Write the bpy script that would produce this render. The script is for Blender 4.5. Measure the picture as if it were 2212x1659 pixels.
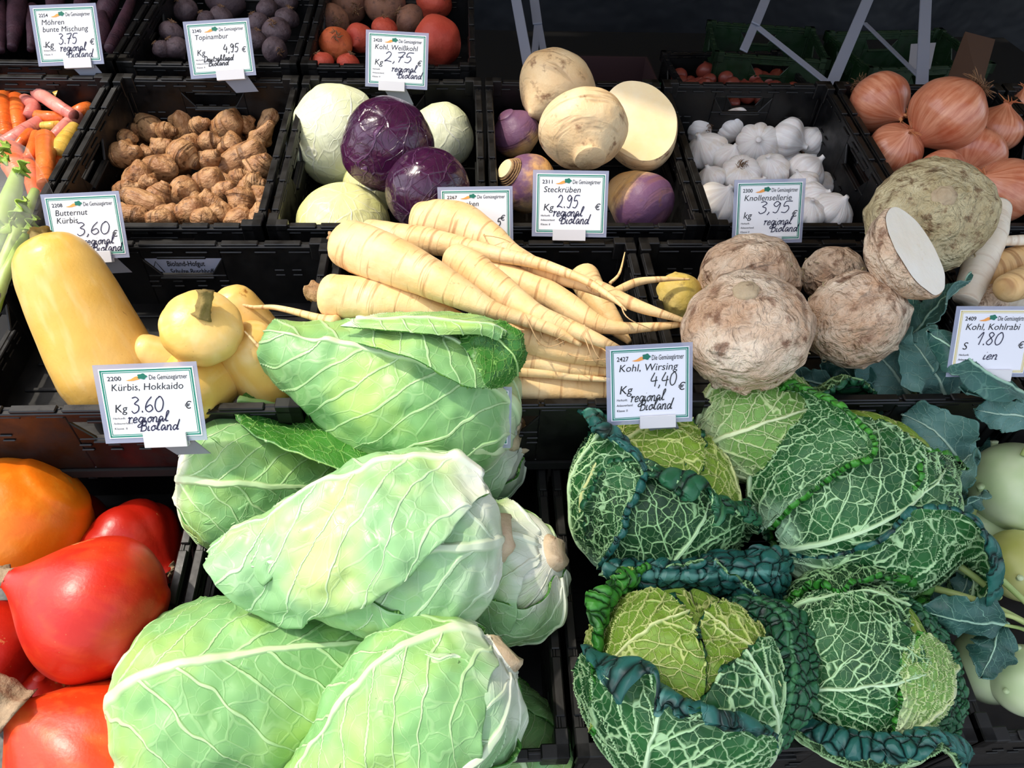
import bpy, bmesh, math, random
import numpy as np
from mathutils import Vector, Matrix
for o in list(bpy.data.objects): bpy.data.objects.remove(o)
scene = bpy.context.scene
COL = scene.collection
PI = math.pi
# ---------------------------------------------------------------- camera
F, CX, CY = 1660.0, 1106.0, 829.5            # focal length in pixels of the 2212 x 1659 frame
EYE = np.array([0.0, 0.0, 1.45])
PSI, TH, ROLL = math.radians(4.55), math.radians(44.0), math.radians(2.49)
FW = np.array([math.sin(PSI)*math.cos(TH), math.cos(PSI)*math.cos(TH), -math.sin(TH)])
_r = np.array([math.cos(PSI), -math.sin(PSI), 0.0]); _u = np.cross(_r, FW)
RT = _r*math.cos(ROLL) + _u*math.sin(ROLL)
UP = -_r*math.sin(ROLL) + _u*math.cos(ROLL)
cam = bpy.data.cameras.new('camera'); cam.sensor_width = 36.0; cam.lens = 36.0*F/2212.0
cam.clip_start = 0.02; cam.clip_end = 60
camo = bpy.data.objects.new('camera', cam); COL.objects.link(camo)
camo.matrix_world = Matrix(((RT[0], UP[0], -FW[0], EYE[0]), (RT[1], UP[1], -FW[1], EYE[1]), (RT[2], UP[2], -FW[2], EYE[2]), (0, 0, 0, 1)))
scene.camera = camo
# ---------------------------------------------------------------- sky, sun, exposure
SUN_DIR = np.array([-0.50, 0.10, 1.0]); SUN_DIR /= np.linalg.norm(SUN_DIR)   # towards the sun
world = bpy.data.worlds.new('World'); scene.world = world; world.use_nodes = True
wn = world.node_tree; bg = wn.nodes['Background']
sky = wn.nodes.new('ShaderNodeTexSky'); sky.sky_type = 'NISHITA'; sky.sun_disc = False
sky.sun_elevation = math.asin(SUN_DIR[2]); sky.sun_rotation = math.atan2(SUN_DIR[0], SUN_DIR[1]); sky.dust_density = 2.5; sky.ozone_density = 1.0
hs = wn.nodes.new('ShaderNodeHueSaturation'); hs.inputs['Saturation'].default_value = .50
wn.links.new(sky.outputs[0], hs.inputs['Color']); wn.links.new(hs.outputs[0], bg.inputs[0]); bg.inputs[1].default_value = 0.34
sl = bpy.data.lights.new('sun', 'SUN'); sl.energy = 2.7; sl.angle = math.radians(1.2); sl.color = (1.0, 0.90, 0.74)
so = bpy.data.objects.new('sun', sl); COL.objects.link(so)
so.rotation_euler = Vector(SUN_DIR).to_track_quat('Z', 'Y').to_euler(); so.location = (-2, 0, 4)
scene.view_settings.view_transform = 'Standard'; scene.view_settings.look = 'None'
scene.view_settings.gamma = 1.0; scene.view_settings.use_curve_mapping = False
scene.view_settings.exposure = 0.16
try:
    scene.cycles.max_bounces = 5; scene.cycles.adaptive_threshold = .025; scene.cycles.transparent_max_bounces = 12
    scene.cycles.use_denoising = True
except Exception: pass

# ---------------------------------------------------------------- small helpers
def nrm(v):
    v = np.asarray(v, float); return v/np.linalg.norm(v)
def cd(a, b, c):
    """direction given as right / up in the view / towards the viewer"""
    return nrm(RT*a + UP*b - FW*c)
# rows of the display: rim plane origin (front left of crate k=0), tilt, pitch, crate length, wall height
ROWS = {1: dict(x=-0.3083, y=0.2744, z=-0.7709, t=8.57, p=.405, L=.395, H=.15),
        2: dict(x=-0.5804, y=0.5795, z=-0.5984, t=3.35, p=.405, L=.300, H=.105),
        3: dict(x=-0.5781, y=0.9077, z=-0.5827, t=6.10, p=.305, L=.400, H=.15),
        4: dict(x=-0.5865, y=1.3299, z=-0.5327, t=5.00, p=.305, L=.400, H=.13)}
def row_n(r):
    t = math.radians(ROWS[r]['t']); return np.array([0, -math.sin(t), math.cos(t)])
def row_d(r):
    t = math.radians(ROWS[r]['t']); return np.array([0, math.cos(t), math.sin(t)])
def row_o(r):
    R = ROWS[r]; return np.array([R['x'], R['y'], R['z']]) + EYE
def at(px, py, row, h):
    """the point seen at a pixel, h above the rim plane of a row; also its depth"""
    d = RT*(px-CX)/F + UP*(CY-py)/F + FW
    n = row_n(row); o = row_o(row) + n*h
    s = (o-EYE).dot(n)/d.dot(n)
    return EYE + d*s, s
def srgb(h, a=1.0):
    h = h.lstrip('#'); c = [int(h[i:i+2], 16)/255 for i in (0, 2, 4)]
    return tuple((x/12.92 if x <= .04045 else ((x+.055)/1.055)**2.4) for x in c) + (a,)
def frame(loc, zdir, xhint):
    z = nrm(zdir); x = np.asarray(xhint, float); x = x - z*x.dot(z); x = nrm(x); y = np.cross(z, x)
    return Matrix(((x[0], y[0], z[0], loc[0]), (x[1], y[1], z[1], loc[1]), (x[2], y[2], z[2], loc[2]), (0, 0, 0, 1)))
def tag(o, label=None, cat=None, group=None, kind=None):
    if label: o['label'] = label
    if cat: o['category'] = cat
    if group: o['group'] = group
    if kind: o['kind'] = kind
    return o
def empty(name, M=None):
    o = bpy.data.objects.new(name, None); COL.objects.link(o); o.empty_display_size = .02
    if M is not None: o.matrix_world = M
    return o
def mobj(name, me, parent=None, M=None):
    o = bpy.data.objects.new(name, me); COL.objects.link(o)
    if parent is not None: o.parent = parent
    if M is not None: o.matrix_world = M
    return o
def mk(name, V, Fc, mats, parent=None, M=None, smooth=True, uv=None, fm=None, cols=None):
    me = bpy.data.meshes.new(name)
    me.from_pydata([tuple(v) for v in V], [], Fc); me.validate(clean_customdata=False)
    if not isinstance(mats, (list, tuple)): mats = [mats]
    for m in mats: me.materials.append(m)
    if smooth: me.polygons.foreach_set('use_smooth', [True]*len(me.polygons))
    if fm is not None: me.polygons.foreach_set('material_index', fm)
    if uv is not None:
        l = me.uv_layers.new(name='UVMap'); vi = np.empty(len(me.loops), int); me.loops.foreach_get('vertex_index', vi)
        l.data.foreach_set('uv', np.asarray(uv, float)[vi].ravel())
    me.update()
    return mobj(name, me, parent, M)
def grid(P, closed=False, caps=(False, False)):
    """P (n,m,3): quads over a grid; closed wraps the second index; caps close the two ends with a fan"""
    n, m = P.shape[:2]; V = P.reshape(-1, 3); Fc = []
    mm = m if closed else m-1
    for i in range(n-1):
        a = i*m
        for j in range(mm):
            k = (j+1) % m
            Fc.append((a+j, a+k, a+m+k, a+m+j))
    if caps[0]: Fc.append(tuple(range(m-1, -1, -1)))
    if caps[1]: Fc.append(tuple((n-1)*m+j for j in range(m)))
    return V, Fc
def hash3(i, j, k, s):
    h = (i*374761393 + j*668265263 + k*2147483647 + s*974634777) & 0xffffffff
    h = ((h ^ (h >> 13))*1274126177) & 0xffffffff
    return ((h ^ (h >> 16)) & 0xffff)/32767.5 - 1.0
def vn(P, scale, seed=0, octv=1):
    """smooth lattice noise, vectorised; P (...,3) -> (...)"""
    P = np.asarray(P, float)*scale; out = np.zeros(P.shape[:-1]); amp = 1.0
    for o in range(octv):
        f = np.floor(P).astype(np.int64); t = P-f; t = t*t*(3-2*t)
        a = 0
        for dx in (0, 1):
            for dy in (0, 1):
                for dz in (0, 1):
                    w = (t[..., 0] if dx else 1-t[..., 0])*(t[..., 1] if dy else 1-t[..., 1])*(t[..., 2] if dz else 1-t[..., 2])
                    a = a + w*hash3(f[..., 0]+dx, f[..., 1]+dy, f[..., 2]+dz, seed+o*17)
        out += a*amp; amp *= .5; P = P*2.03 + 5.1
    return out
def prof(pts, x):
    """smooth (monotone-ish cubic) interpolation of a profile"""
    pts = np.asarray(pts, float); xs, ys = pts[:, 0], pts[:, 1]; x = np.asarray(x, float)
    m = np.gradient(ys, xs)
    i = np.clip(np.searchsorted(xs, x)-1, 0, len(xs)-2)
    h = xs[i+1]-xs[i]; t = np.clip((x-xs[i])/h, 0, 1)
    return ((2*t**3-3*t**2+1)*ys[i] + (t**3-2*t**2+t)*h*m[i] + (-2*t**3+3*t**2)*ys[i+1] + (t**3-t**2)*h*m[i+1])
def spline(pts, n):
    """Catmull-Rom through points of any dimension, n samples"""
    p = np.asarray(pts, float)
    if len(p) == 2: return p[0] + (p[1]-p[0])*np.linspace(0, 1, n)[:, None]
    p = np.vstack([2*p[0]-p[1], p, 2*p[-1]-p[-2]]); k = len(p)-3
    u = np.linspace(0, k, n); i = np.minimum(u.astype(int), k-1); t = (u-i)[:, None]
    a, b, c, d = p[i], p[i+1], p[i+2], p[i+3]
    return .5*(2*b + (c-a)*t + (2*a-5*b+4*c-d)*t*t + (3*b-a-3*c+d)*t**3)
def tube(C, R, m=10, squash=None):
    """tube rings along centre line C (n,3) with radii R (n)"""
    C = np.asarray(C, float); n = len(C); T = np.gradient(C, axis=0); T /= np.linalg.norm(T, axis=1)[:, None]+1e-12
    x = np.cross(T[0], [0, 0, 1.0]);
    if np.linalg.norm(x) < 1e-3: x = np.cross(T[0], [0, 1.0, 0])
    P = np.zeros((n, m, 3)); a = np.linspace(0, 2*PI, m, endpoint=False)
    for i in range(n):
        x = x - T[i]*x.dot(T[i]); x = x/np.linalg.norm(x); y = np.cross(T[i], x)
        P[i] = C[i] + R[i]*(np.cos(a)[:, None]*x + np.sin(a)[:, None]*y)
    return P
class MB:
    """collects boxes, tubes and polygons into one mesh"""
    def __init__(s): s.V = []; s.F = []
    def add(s, V, Fc):
        b = len(s.V); s.V += [tuple(v) for v in V]; s.F += [tuple(i+b for i in f) for f in Fc]; return s
    def box(s, x0, x1, y0, y1, z0, z1):
        V = [(x, y, z) for z in (z0, z1) for y in (y0, y1) for x in (x0, x1)]
        return s.add(V, [(0, 2, 3, 1), (4, 5, 7, 6), (0, 1, 5, 4), (2, 6, 7, 3), (0, 4, 6, 2), (1, 3, 7, 5)])
    def bar(s, a, b, w, t, up=(0, 0, 1)):
        a, b = np.asarray(a, float), np.asarray(b, float); d = nrm(b-a); x = np.cross(d, up); x = nrm(x); y = np.cross(x, d)
        V = [p + x*w/2*i + y*t/2*j for p in (a, b) for j in (-1, 1) for i in (-1, 1)]
        return s.add(V, [(0, 2, 3, 1), (4, 5, 7, 6), (0, 1, 5, 4), (2, 6, 7, 3), (0, 4, 6, 2), (1, 3, 7, 5)])
    def tube(s, C, R, m=8):
        C = np.asarray(C, float); R = np.broadcast_to(np.asarray(R, float), (len(C),))
        V, Fc = grid(tube(C, R, m), True, (True, True)); return s.add(V, Fc)
    def poly(s, pts, t=None):
        n = len(pts); pts = [tuple(p) for p in pts]
        if t is None: return s.add(pts, [tuple(range(n))])
        V = pts + [(p[0], p[1], p[2]+t) for p in pts]
        return s.add(V, [tuple(range(n-1, -1, -1)), tuple(range(n, 2*n))] + [(i, (i+1) % n, n+(i+1) % n, n+i) for i in range(n)])
    def ribbon(s, pts, w, z=0.0):
        p = np.asarray(pts, float); T = np.gradient(p, axis=0); T /= np.linalg.norm(T, axis=1)[:, None]+1e-12
        N = np.stack([-T[:, 1], T[:, 0]], 1)*w/2; n = len(p)
        V = [(x, y, z) for x, y in p+N] + [(x, y, z) for x, y in p-N]
        return s.add(V, [(i, n+i, n+i+1, i+1) for i in range(n-1)])
    def build(s, name, mat, parent=None, M=None, smooth=False):
        return mk(name, s.V, s.F, mat, parent, M, smooth)
def bevel(o, w=.002, seg=2):
    m = o.modifiers.new('bevel', 'BEVEL'); m.width = w; m.segments = seg; m.limit_method = 'ANGLE'; return o

# ---------------------------------------------------------------- node graph helper
class G:
    def __init__(s, name, rough=.5, spec=.5):
        s.m = bpy.data.materials.new(name); s.m.use_nodes = True; s.t = s.m.node_tree
        s.b = s.t.nodes['Principled BSDF']; s.out = s.t.nodes['Material Output']
        s.b.inputs['Roughness'].default_value = rough; s.b.inputs['Specular IOR Level'].default_value = spec
    def n(s, typ, **kw):
        n = s.t.nodes.new('ShaderNode'+typ)
        for k, v in kw.items(): setattr(n, k, v)
        return n
    def put(s, sock, v):
        if isinstance(v, bpy.types.NodeSocket): s.t.links.new(v, sock)
        elif v is not None: sock.default_value = v
    def obj(s): return s.n('TexCoord').outputs['Object']
    def uv(s): return s.n('TexCoord').outputs['UV']
    def rnd(s): return s.n('ObjectInfo').outputs['Random']
    def math(s, op, a, b=None, c=None, clamp=False):
        n = s.n('Math', operation=op, use_clamp=clamp); s.put(n.inputs[0], a); s.put(n.inputs[1], b)
        if c is not None: s.put(n.inputs[2], c)
        return n.outputs[0]
    def sep(s, v):
        n = s.n('SeparateXYZ'); s.put(n.inputs[0], v); return n.outputs
    def comb(s, x, y, z):
        n = s.n('CombineXYZ'); s.put(n.inputs[0], x); s.put(n.inputs[1], y); s.put(n.inputs[2], z); return n.outputs[0]
    def vadd(s, a, b):
        n = s.n('VectorMath', operation='ADD'); s.put(n.inputs[0], a); s.put(n.inputs[1], b); return n.outputs[0]
    def vscale(s, a, f):
        n = s.n('VectorMath', operation='SCALE'); s.put(n.inputs[0], a); s.put(n.inputs[3], f); return n.outputs[0]
    def vmul(s, a, b):
        n = s.n('VectorMath', operation='MULTIPLY'); s.put(n.inputs[0], a); s.put(n.inputs[1], b); return n.outputs[0]
    def noise(s, v, sc, det=3.0, rough=.55, dist=0.0, col=False):
        n = s.n('TexNoise'); s.put(n.inputs['Vector'], v); n.inputs['Scale'].default_value = sc; n.inputs['Detail'].default_value = det
        n.inputs['Roughness'].default_value = rough; n.inputs['Distortion'].default_value = dist
        return n.outputs['Color' if col else 'Fac']
    def vor(s, v, sc, feat='F1', rand=1.0, out='Distance'):
        n = s.n('TexVoronoi', feature=feat); s.put(n.inputs['Vector'], v); n.inputs['Scale'].default_value = sc; n.inputs['Randomness'].default_value = rand
        return n.outputs[out]
    def map(s, v, a, b, c=0.0, d=1.0, smooth=False):
        n = s.n('MapRange'); n.clamp = True
        if smooth: n.interpolation_type = 'SMOOTHSTEP'
        s.put(n.inputs[0], v)
        for i, q in enumerate((a, b, c, d)): s.put(n.inputs[i+1], q)
        return n.outputs[0]
    def ramp(s, f, stops, interp='LINEAR'):
        n = s.n('ValToRGB'); s.put(n.inputs[0], f); e = n.color_ramp; e.interpolation = interp
        while len(e.elements) < len(stops): e.elements.new(.5)
        for k, (p, c) in enumerate(stops):
            e.elements[k].position = p; e.elements[k].color = srgb(c) if isinstance(c, str) else c
        return n.outputs[0]
    def mix(s, f, a, b, mode='MIX'):
        n = s.n('Mix', data_type='RGBA', blend_type=mode); s.put(n.inputs[0], f)
        s.put(n.inputs[6], srgb(a) if isinstance(a, str) else a); s.put(n.inputs[7], srgb(b) if isinstance(b, str) else b)
        return n.outputs[2]
    def color(s, c): s.put(s.b.inputs['Base Color'], srgb(c) if isinstance(c, str) else c); return s
    def bump(s, h, strength=.3, dist=.002):
        n = s.n('Bump'); n.inputs['Strength'].default_value = strength; n.inputs['Distance'].default_value = dist
        s.put(n.inputs['Height'], h); s.t.links.new(n.outputs[0], s.b.inputs['Normal']); return s
    def disp(s, h, scale, mid=0.0):
        n = s.n('Displacement'); s.put(n.inputs['Height'], h); n.inputs['Midlevel'].default_value = mid; n.inputs['Scale'].default_value = scale
        s.t.links.new(n.outputs[0], s.out.inputs['Displacement'])
        try: s.m.displacement_method = 'BOTH'
        except Exception: s.m.cycles.displacement_method = 'BOTH'
        return s
    def sss(s, w, rad=(.01, .006, .003)):
        s.b.inputs['Subsurface Weight'].default_value = w; s.b.inputs['Subsurface Radius'].default_value = rad; s.b.inputs['Subsurface Scale'].default_value = 1.0
        return s
def flat(name, c, rough=.5, spec=.5, metal=0.0):
    g = G(name, rough, spec); g.color(c); g.b.inputs['Metallic'].default_value = metal; return g.m
# ================================================================ materials of the stall
def crate_mat(name, base, rough):
    g = G(name, rough, .5); v = g.obj()
    n = g.noise(v, 18, 4); g.color(g.mix(g.map(n, .55, .9), base, srgb('#17140f')))
    g.put(g.b.inputs['Roughness'], g.map(g.noise(v, 40, 3), .3, .7, rough-.1, rough+.18)); g.bump(g.noise(v, 150, 2), .15, .001)
    return g.m
M_CRATE = crate_mat('black_plastic', srgb('#060608'), .42)
M_GREENCRATE = crate_mat('green_plastic', srgb('#0f2a12'), .45)
M_STEEL = flat('grey_painted_steel', '#7e8392', .5)
M_BOARD = flat('dark_board', '#0c0c0c', .8)
M_CARD = flat('white_card', '#f4f4f6', .6)
M_CARDBLUE = flat('pale_card', '#e9eaf2', .6)
M_BORDER = flat('green_print', '#17806a', .5)
M_INK = flat('black_print', '#16161c', .5)
M_PEN = flat('blue_black_pen', '#17153a', .5)
M_YELLOWBORDER = flat('pale_yellow_print', '#d8c98a', .5)
M_ORANGE = flat('orange_print', '#f0a04c', .5)
M_LEAFPRINT = flat('dark_green_print', '#14705a', .5)
M_CLIP = flat('milky_plastic', '#d8d6d8', .35)
M_STEM = flat('grey_clear_plastic', '#8f939f', .35)
M_CARTON = flat('brown_cardboard', '#5a4030', .9)
def glassy(name, c, a, rough=.12):
    g = G(name, rough, .5); g.color(c); g.b.inputs['Alpha'].default_value = a; return g.m
M_SLEEVE = glassy('laminating_film', '#aeb4cc', .55, .2)
M_FILM = glassy('clear_plastic_film', '#f2f2f2', .10, .08)

# ================================================================ setting
g = G('paving', .85); v = g.obj(); g.color(g.mix(g.noise(v, 6, 5), '#3a3835', '#55524d')); M_PAVE = g.m
tag(mk('floor', [(-6, -6, 0), (6, -6, 0), (6, 6, 0), (-6, 6, 0)], [(0, 1, 2, 3)], M_PAVE, smooth=False), kind='structure')
g = G('navy_tarpaulin', .6); v = g.obj(); g.color(g.mix(g.noise(v, 3, 4), '#04060c', '#0a1420')); g.bump(g.noise(v, 4, 3), .5, .05); M_TARP = g.m
xs = np.linspace(-2.6, 3.4, 60); P = np.array([[(x, 3.0+.03*math.sin(7*x)+.02*math.sin(3*x+z*2), z) for x in xs] for z in np.linspace(0, 2.5, 12)])
V, Fc = grid(P); tag(mk('wall_back', V, Fc, M_TARP), kind='structure')
for nm, x in (('wall_left', -2.6), ('wall_right', 3.4)):
    P = np.array([[(x+.02*math.sin(6*y), y, z) for y in np.linspace(1.9, 3.0, 20)] for z in np.linspace(0, 2.5, 6)])
    V, Fc = grid(P); tag(mk(nm, V, Fc, M_TARP), kind='structure')

# unseen canvas roof, outline shaped along the sun to shade the back rows and the right part of the display, out of the picture above
g = G('cream_canvas', .8); v = g.obj(); g.color(g.mix(g.noise(v, 30, 3), '#d9cdb4', '#e6dcc6'))
tr = g.n('BsdfTranslucent'); g.put(tr.inputs[0], srgb('#d8c8a6')); mx = g.n('MixShader'); mx.inputs[0].default_value = .30
g.t.links.new(g.b.outputs[0], mx.inputs[1]); g.t.links.new(tr.outputs[0], mx.inputs[2]); g.t.links.new(mx.outputs[0], g.out.inputs[0]); M_CANVAS = g.m
ZR = 2.30
def roof_pt(px, py, row, h):
    p, _ = at(px, py, row, h); q = p + SUN_DIR*((ZR-p[2])/SUN_DIR[2]); return q
ra, rb, rc_, rd = roof_pt(1235, 1700, 1, .05), roof_pt(1235, 1150, 1, .05), roof_pt(1490, 700, 2, .03), roof_pt(1520, 330, 3, .0)
re_, rf = roof_pt(1020, 165, 4, .0), roof_pt(-100, 105, 4, .0)
ra = ra + (ra-rb)*.6
P_ = [(3.3, ra[1], ZR), tuple(ra), tuple(rb), tuple(rc_), tuple(rd), tuple(re_), tuple(rf), (-2.5, rf[1], ZR), (-2.5, 3.0, ZR), (3.3, 3.0, ZR)]
m = MB(); m.add(P_+[(p[0], p[1], p[2]+.004) for p in P_], [tuple(range(10)), tuple(range(19, 9, -1))]+[(i, i+10, (i+1) % 10+10, (i+1) % 10) for i in range(10)])
tag(m.build('shade_roof', M_CANVAS), kind='structure')

# ================================================================ crates
def wall_panel(mb, W, H, th, hole, org, ux, uy):
    """a crate wall W x H in the plane of ux and z, thickness along uy, with a hand hole"""
    org, ux, uy = map(np.asarray, (org, ux, uy)); uz = np.array([0, 0, 1.0])
    def bx(a, b, c, d, t0=0, t1=th):
        V = [org+ux*x+uz*z+uy*t for t in (t0, t1) for z in (c, d) for x in (a, b)]
        mb.add(V, [(0, 2, 3, 1), (4, 5, 7, 6), (0, 1, 5, 4), (2, 6, 7, 3), (0, 4, 6, 2), (1, 3, 7, 5)])
    def tri(p, q, r):
        V = [org+ux*x+uz*z+uy*t for t in (0, th) for x, z in (p, q, r)]
        mb.add(V, [(0, 1, 2), (5, 4, 3), (0, 3, 4, 1), (1, 4, 5, 2), (2, 5, 3, 0)])
    a, b = W/2-.052, W/2+.052; z1 = H-.022; z0 = H-.050
    if hole:
        bx(0, a, 0, H); bx(b, W, 0, H); bx(a, b, 0, z0); bx(a, b, z1, H)
        tri((a, z0), (a+.02, z0), (a, z1)); tri((b-.02, z0), (b, z0), (b, z1))
        for i in range(7):                                    # lip under the hand hole, both faces
            pass
        bx(a+.016, b-.016, z0-.006, z0-.001, -.004, th+.004); bx(a+.02, b-.02, z1, z1+.004, -.002, th+.002)
    else: bx(0, W, 0, H)
    for t0, t1 in ((-.0022, 0), (th, th+.0022)):              # moulded dashes, ribs and a ledge on both faces
        for i in range(8):
            x = W*(.06+.115*i); bx(x, x+W*.075, H-.013, H-.0095, t0, t1)
        for x in (.10, .16, .80, .86):
            for z in (.52, .60): bx(W*x, W*x+.014, H*z, H*z+.0025, t0, t1)
        for x in (.36, .44, .52, .60):
            for z in (.33, .41): bx(W*x, W*x+.014, H*z, H*z+.004, t0, t1)
        for x in (.03, .97): bx(W*x-.003, W*x+.003, 0, H, t0, t1)
def make_crate(W, L, H, mat):
    """parts of a crate, base centre at the origin, long axis y"""
    parts = {}
    th = .004; a, b = W/2-.007, L/2-.007
    m = MB(); m.box(-a, a, -b, b, 0, .004)
    for i in range(6): m.box(-a+.02, a-.02, -b+.03+i*(2*b-.06)/5-.003, -b+.03+i*(2*b-.06)/5+.003, .004, .007)
    parts['base'] = [m]
    ws = []
    for s in (0, 1, 2, 3):
        m = MB()
        if s == 0: wall_panel(m, 2*a, H, th, True, (-a, -b, 0), (1, 0, 0), (0, 1, 0))
        if s == 1: wall_panel(m, 2*a, H, th, True, (a, b, 0), (-1, 0, 0), (0, -1, 0))
        if s == 2: wall_panel(m, 2*b, H, th, True, (-a, b, 0), (0, -1, 0), (1, 0, 0))
        if s == 3: wall_panel(m, 2*b, H, th, True, (a, -b, 0), (0, 1, 0), (-1, 0, 0))
        ws.append(m)
    parts['wall'] = ws
    m = MB(); A, B = W/2-.0015, L/2-.0015; iw = .012            # rim flange with raised tabs and corner castles
    m.box(-A, A, -B, -B+iw, H-.006, H-.001); m.box(-A, A, B-iw, B, H-.006, H-.001)
    m.box(-A, -A+iw, -B+iw, B-iw, H-.006, H-.001); m.box(A-iw, A, -B+iw, B-iw, H-.006, H-.001)
    for s in (-1, 1):
        y0, y1 = (-B, -B+iw) if s < 0 else (B-iw, B)
        for u0, u1 in ((.10, .22), (.24, .36), (.375, .625), (.64, .76), (.78, .90)):
            m.box(-A+2*A*u0, -A+2*A*u1, y0+.001, y1-.001, H-.001, H+.0025)
        x0, x1 = (-A, -A+iw) if s < 0 else (A-iw, A)
        for u0, u1 in ((.10, .25), (.27, .40), (.42, .58), (.60, .73), (.75, .90)):
            m.box(x0+.001, x1-.001, -B+2*B*u0, -B+2*B*u1, H-.001, H+.0025)
        for q in (-1, 1):
            X = sorted((s*A, s*(A-.028))); Y = sorted((q*B, q*(B-.014))); m.box(*X, *Y, H-.022, H+.006)
            X = sorted((s*A, s*(A-.014))); Y = sorted((q*B, q*(B-.028))); m.box(*X, *Y, H-.022, H+.006)
    parts['rim'] = [m]
    out = []
    for nm, ms in parts.items():
        for q in ms: out.append((nm, q))
    return out
crate_cache = {}
def crate(row, k, label, mat=M_CRATE, group=None, M=None, dims=None):
    R = ROWS[row] if row else None
    W, L, H = dims or (R['p']-.003, R['L'], R['H'])
    root = empty('vegetable_crate')
    tag(root, label, 'crate', group)
    if M is None:
        n, d = row_n(row), row_d(row)
        c = row_o(row) + np.array([R['p']*(k+.5), 0, 0]) + d*L/2 - n*H
        M = frame(c, n, (1, 0, 0))
    root.matrix_world = M
    key = (W, L, H, mat.name)
    if key not in crate_cache:
        crate_cache[key] = []
        for nm, q in make_crate(W, L, H, mat):
            o = q.build(nm, mat, root); bevel(o, .0012, 1); crate_cache[key].append(o)
    else:
        for s in crate_cache[key]:
            o = s.copy(); COL.objects.link(o); o.parent = root
    return root
cg = 'black stacking crates on the stall'
crate(1, -1, 'black plastic crate holding the orange and red squashes', group=cg)
crate(1, 0, 'black plastic crate under the pointed cabbages', group=cg)
crate(1, 1, 'black plastic crate full of savoy cabbages', group=cg)
crate(1, 2, 'black plastic crate holding the kohlrabi in the right corner', group=cg)
crate(2, 0, 'black plastic crate with the tall butternut squash standing in it', group=cg)
crate(2, 1, 'black plastic crate heaped with long parsnips', group=cg)
crate(2, 2, 'black plastic crate holding the celeriac roots', group=cg)
crate(2, 3, 'black plastic crate of white radish roots at the right edge', group=cg)
crate(3, -1, 'black plastic crate with bagged carrots and celery', group=cg)
crate(3, 0, 'black plastic crate filled with knobby Jerusalem artichokes', group=cg)
crate(3, 1, 'black plastic crate holding white and red cabbages', group=cg)
crate(3, 2, 'black plastic crate holding the swedes', group=cg)
crate(3, 3, 'black plastic crate half filled with garlic bulbs', group=cg)
crate(3, 4, 'black plastic crate of large golden onions', group=cg)
crate(3, 5, 'black plastic crate cut by the right edge, beyond the large onions', group=cg)
crate(4, -1, 'black plastic crate of dark purple carrots in the top left corner', group=cg)
crate(4, 0, 'black plastic crate of dusky beetroots in the top row', group=cg)
crate(4, 1, 'black plastic crate of orange and red beetroots in the top row', group=cg)
# sloping shelves the rows of crates stand on
for row, k0, k1, lab in ((1, -1, 3, 'sloping dark stall shelf under the front row of crates'), (2, 0, 4, 'sloping dark stall shelf under the second row of crates'),
                         (3, -1, 6, 'sloping dark stall shelf under the third row of crates'), (4, -1, 2, 'sloping dark stall shelf under the top row of crates')):
    R = ROWS[row]; n, d = row_n(row), row_d(row)
    c = row_o(row) + np.array([R['p']*k0, 0, 0]) - n*(R['H']+.0005)
    M = frame(c, n, (1, 0, 0)); root = empty('stall_shelf', M); tag(root, lab, 'shelf')
    W = (k1-k0)*R['p']; L = R['L']
    m = MB(); m.box(0, W, .004, L-.004, -.012, 0); m.build('board', M_BOARD, root)
    Mi = M.inverted()
    for sx in (.04, W-.04):
        for sy in ((.15 if row == 2 else .03), L-.03):
            top = M @ Vector((sx, sy, -.012)); bot = Vector((top.x, top.y, .0))
            m = MB(); m.bar(np.array(Mi @ top), np.array(Mi @ bot), .02, .02, (1, 0, 0)); m.build('leg', M_STEEL, root)

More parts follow.
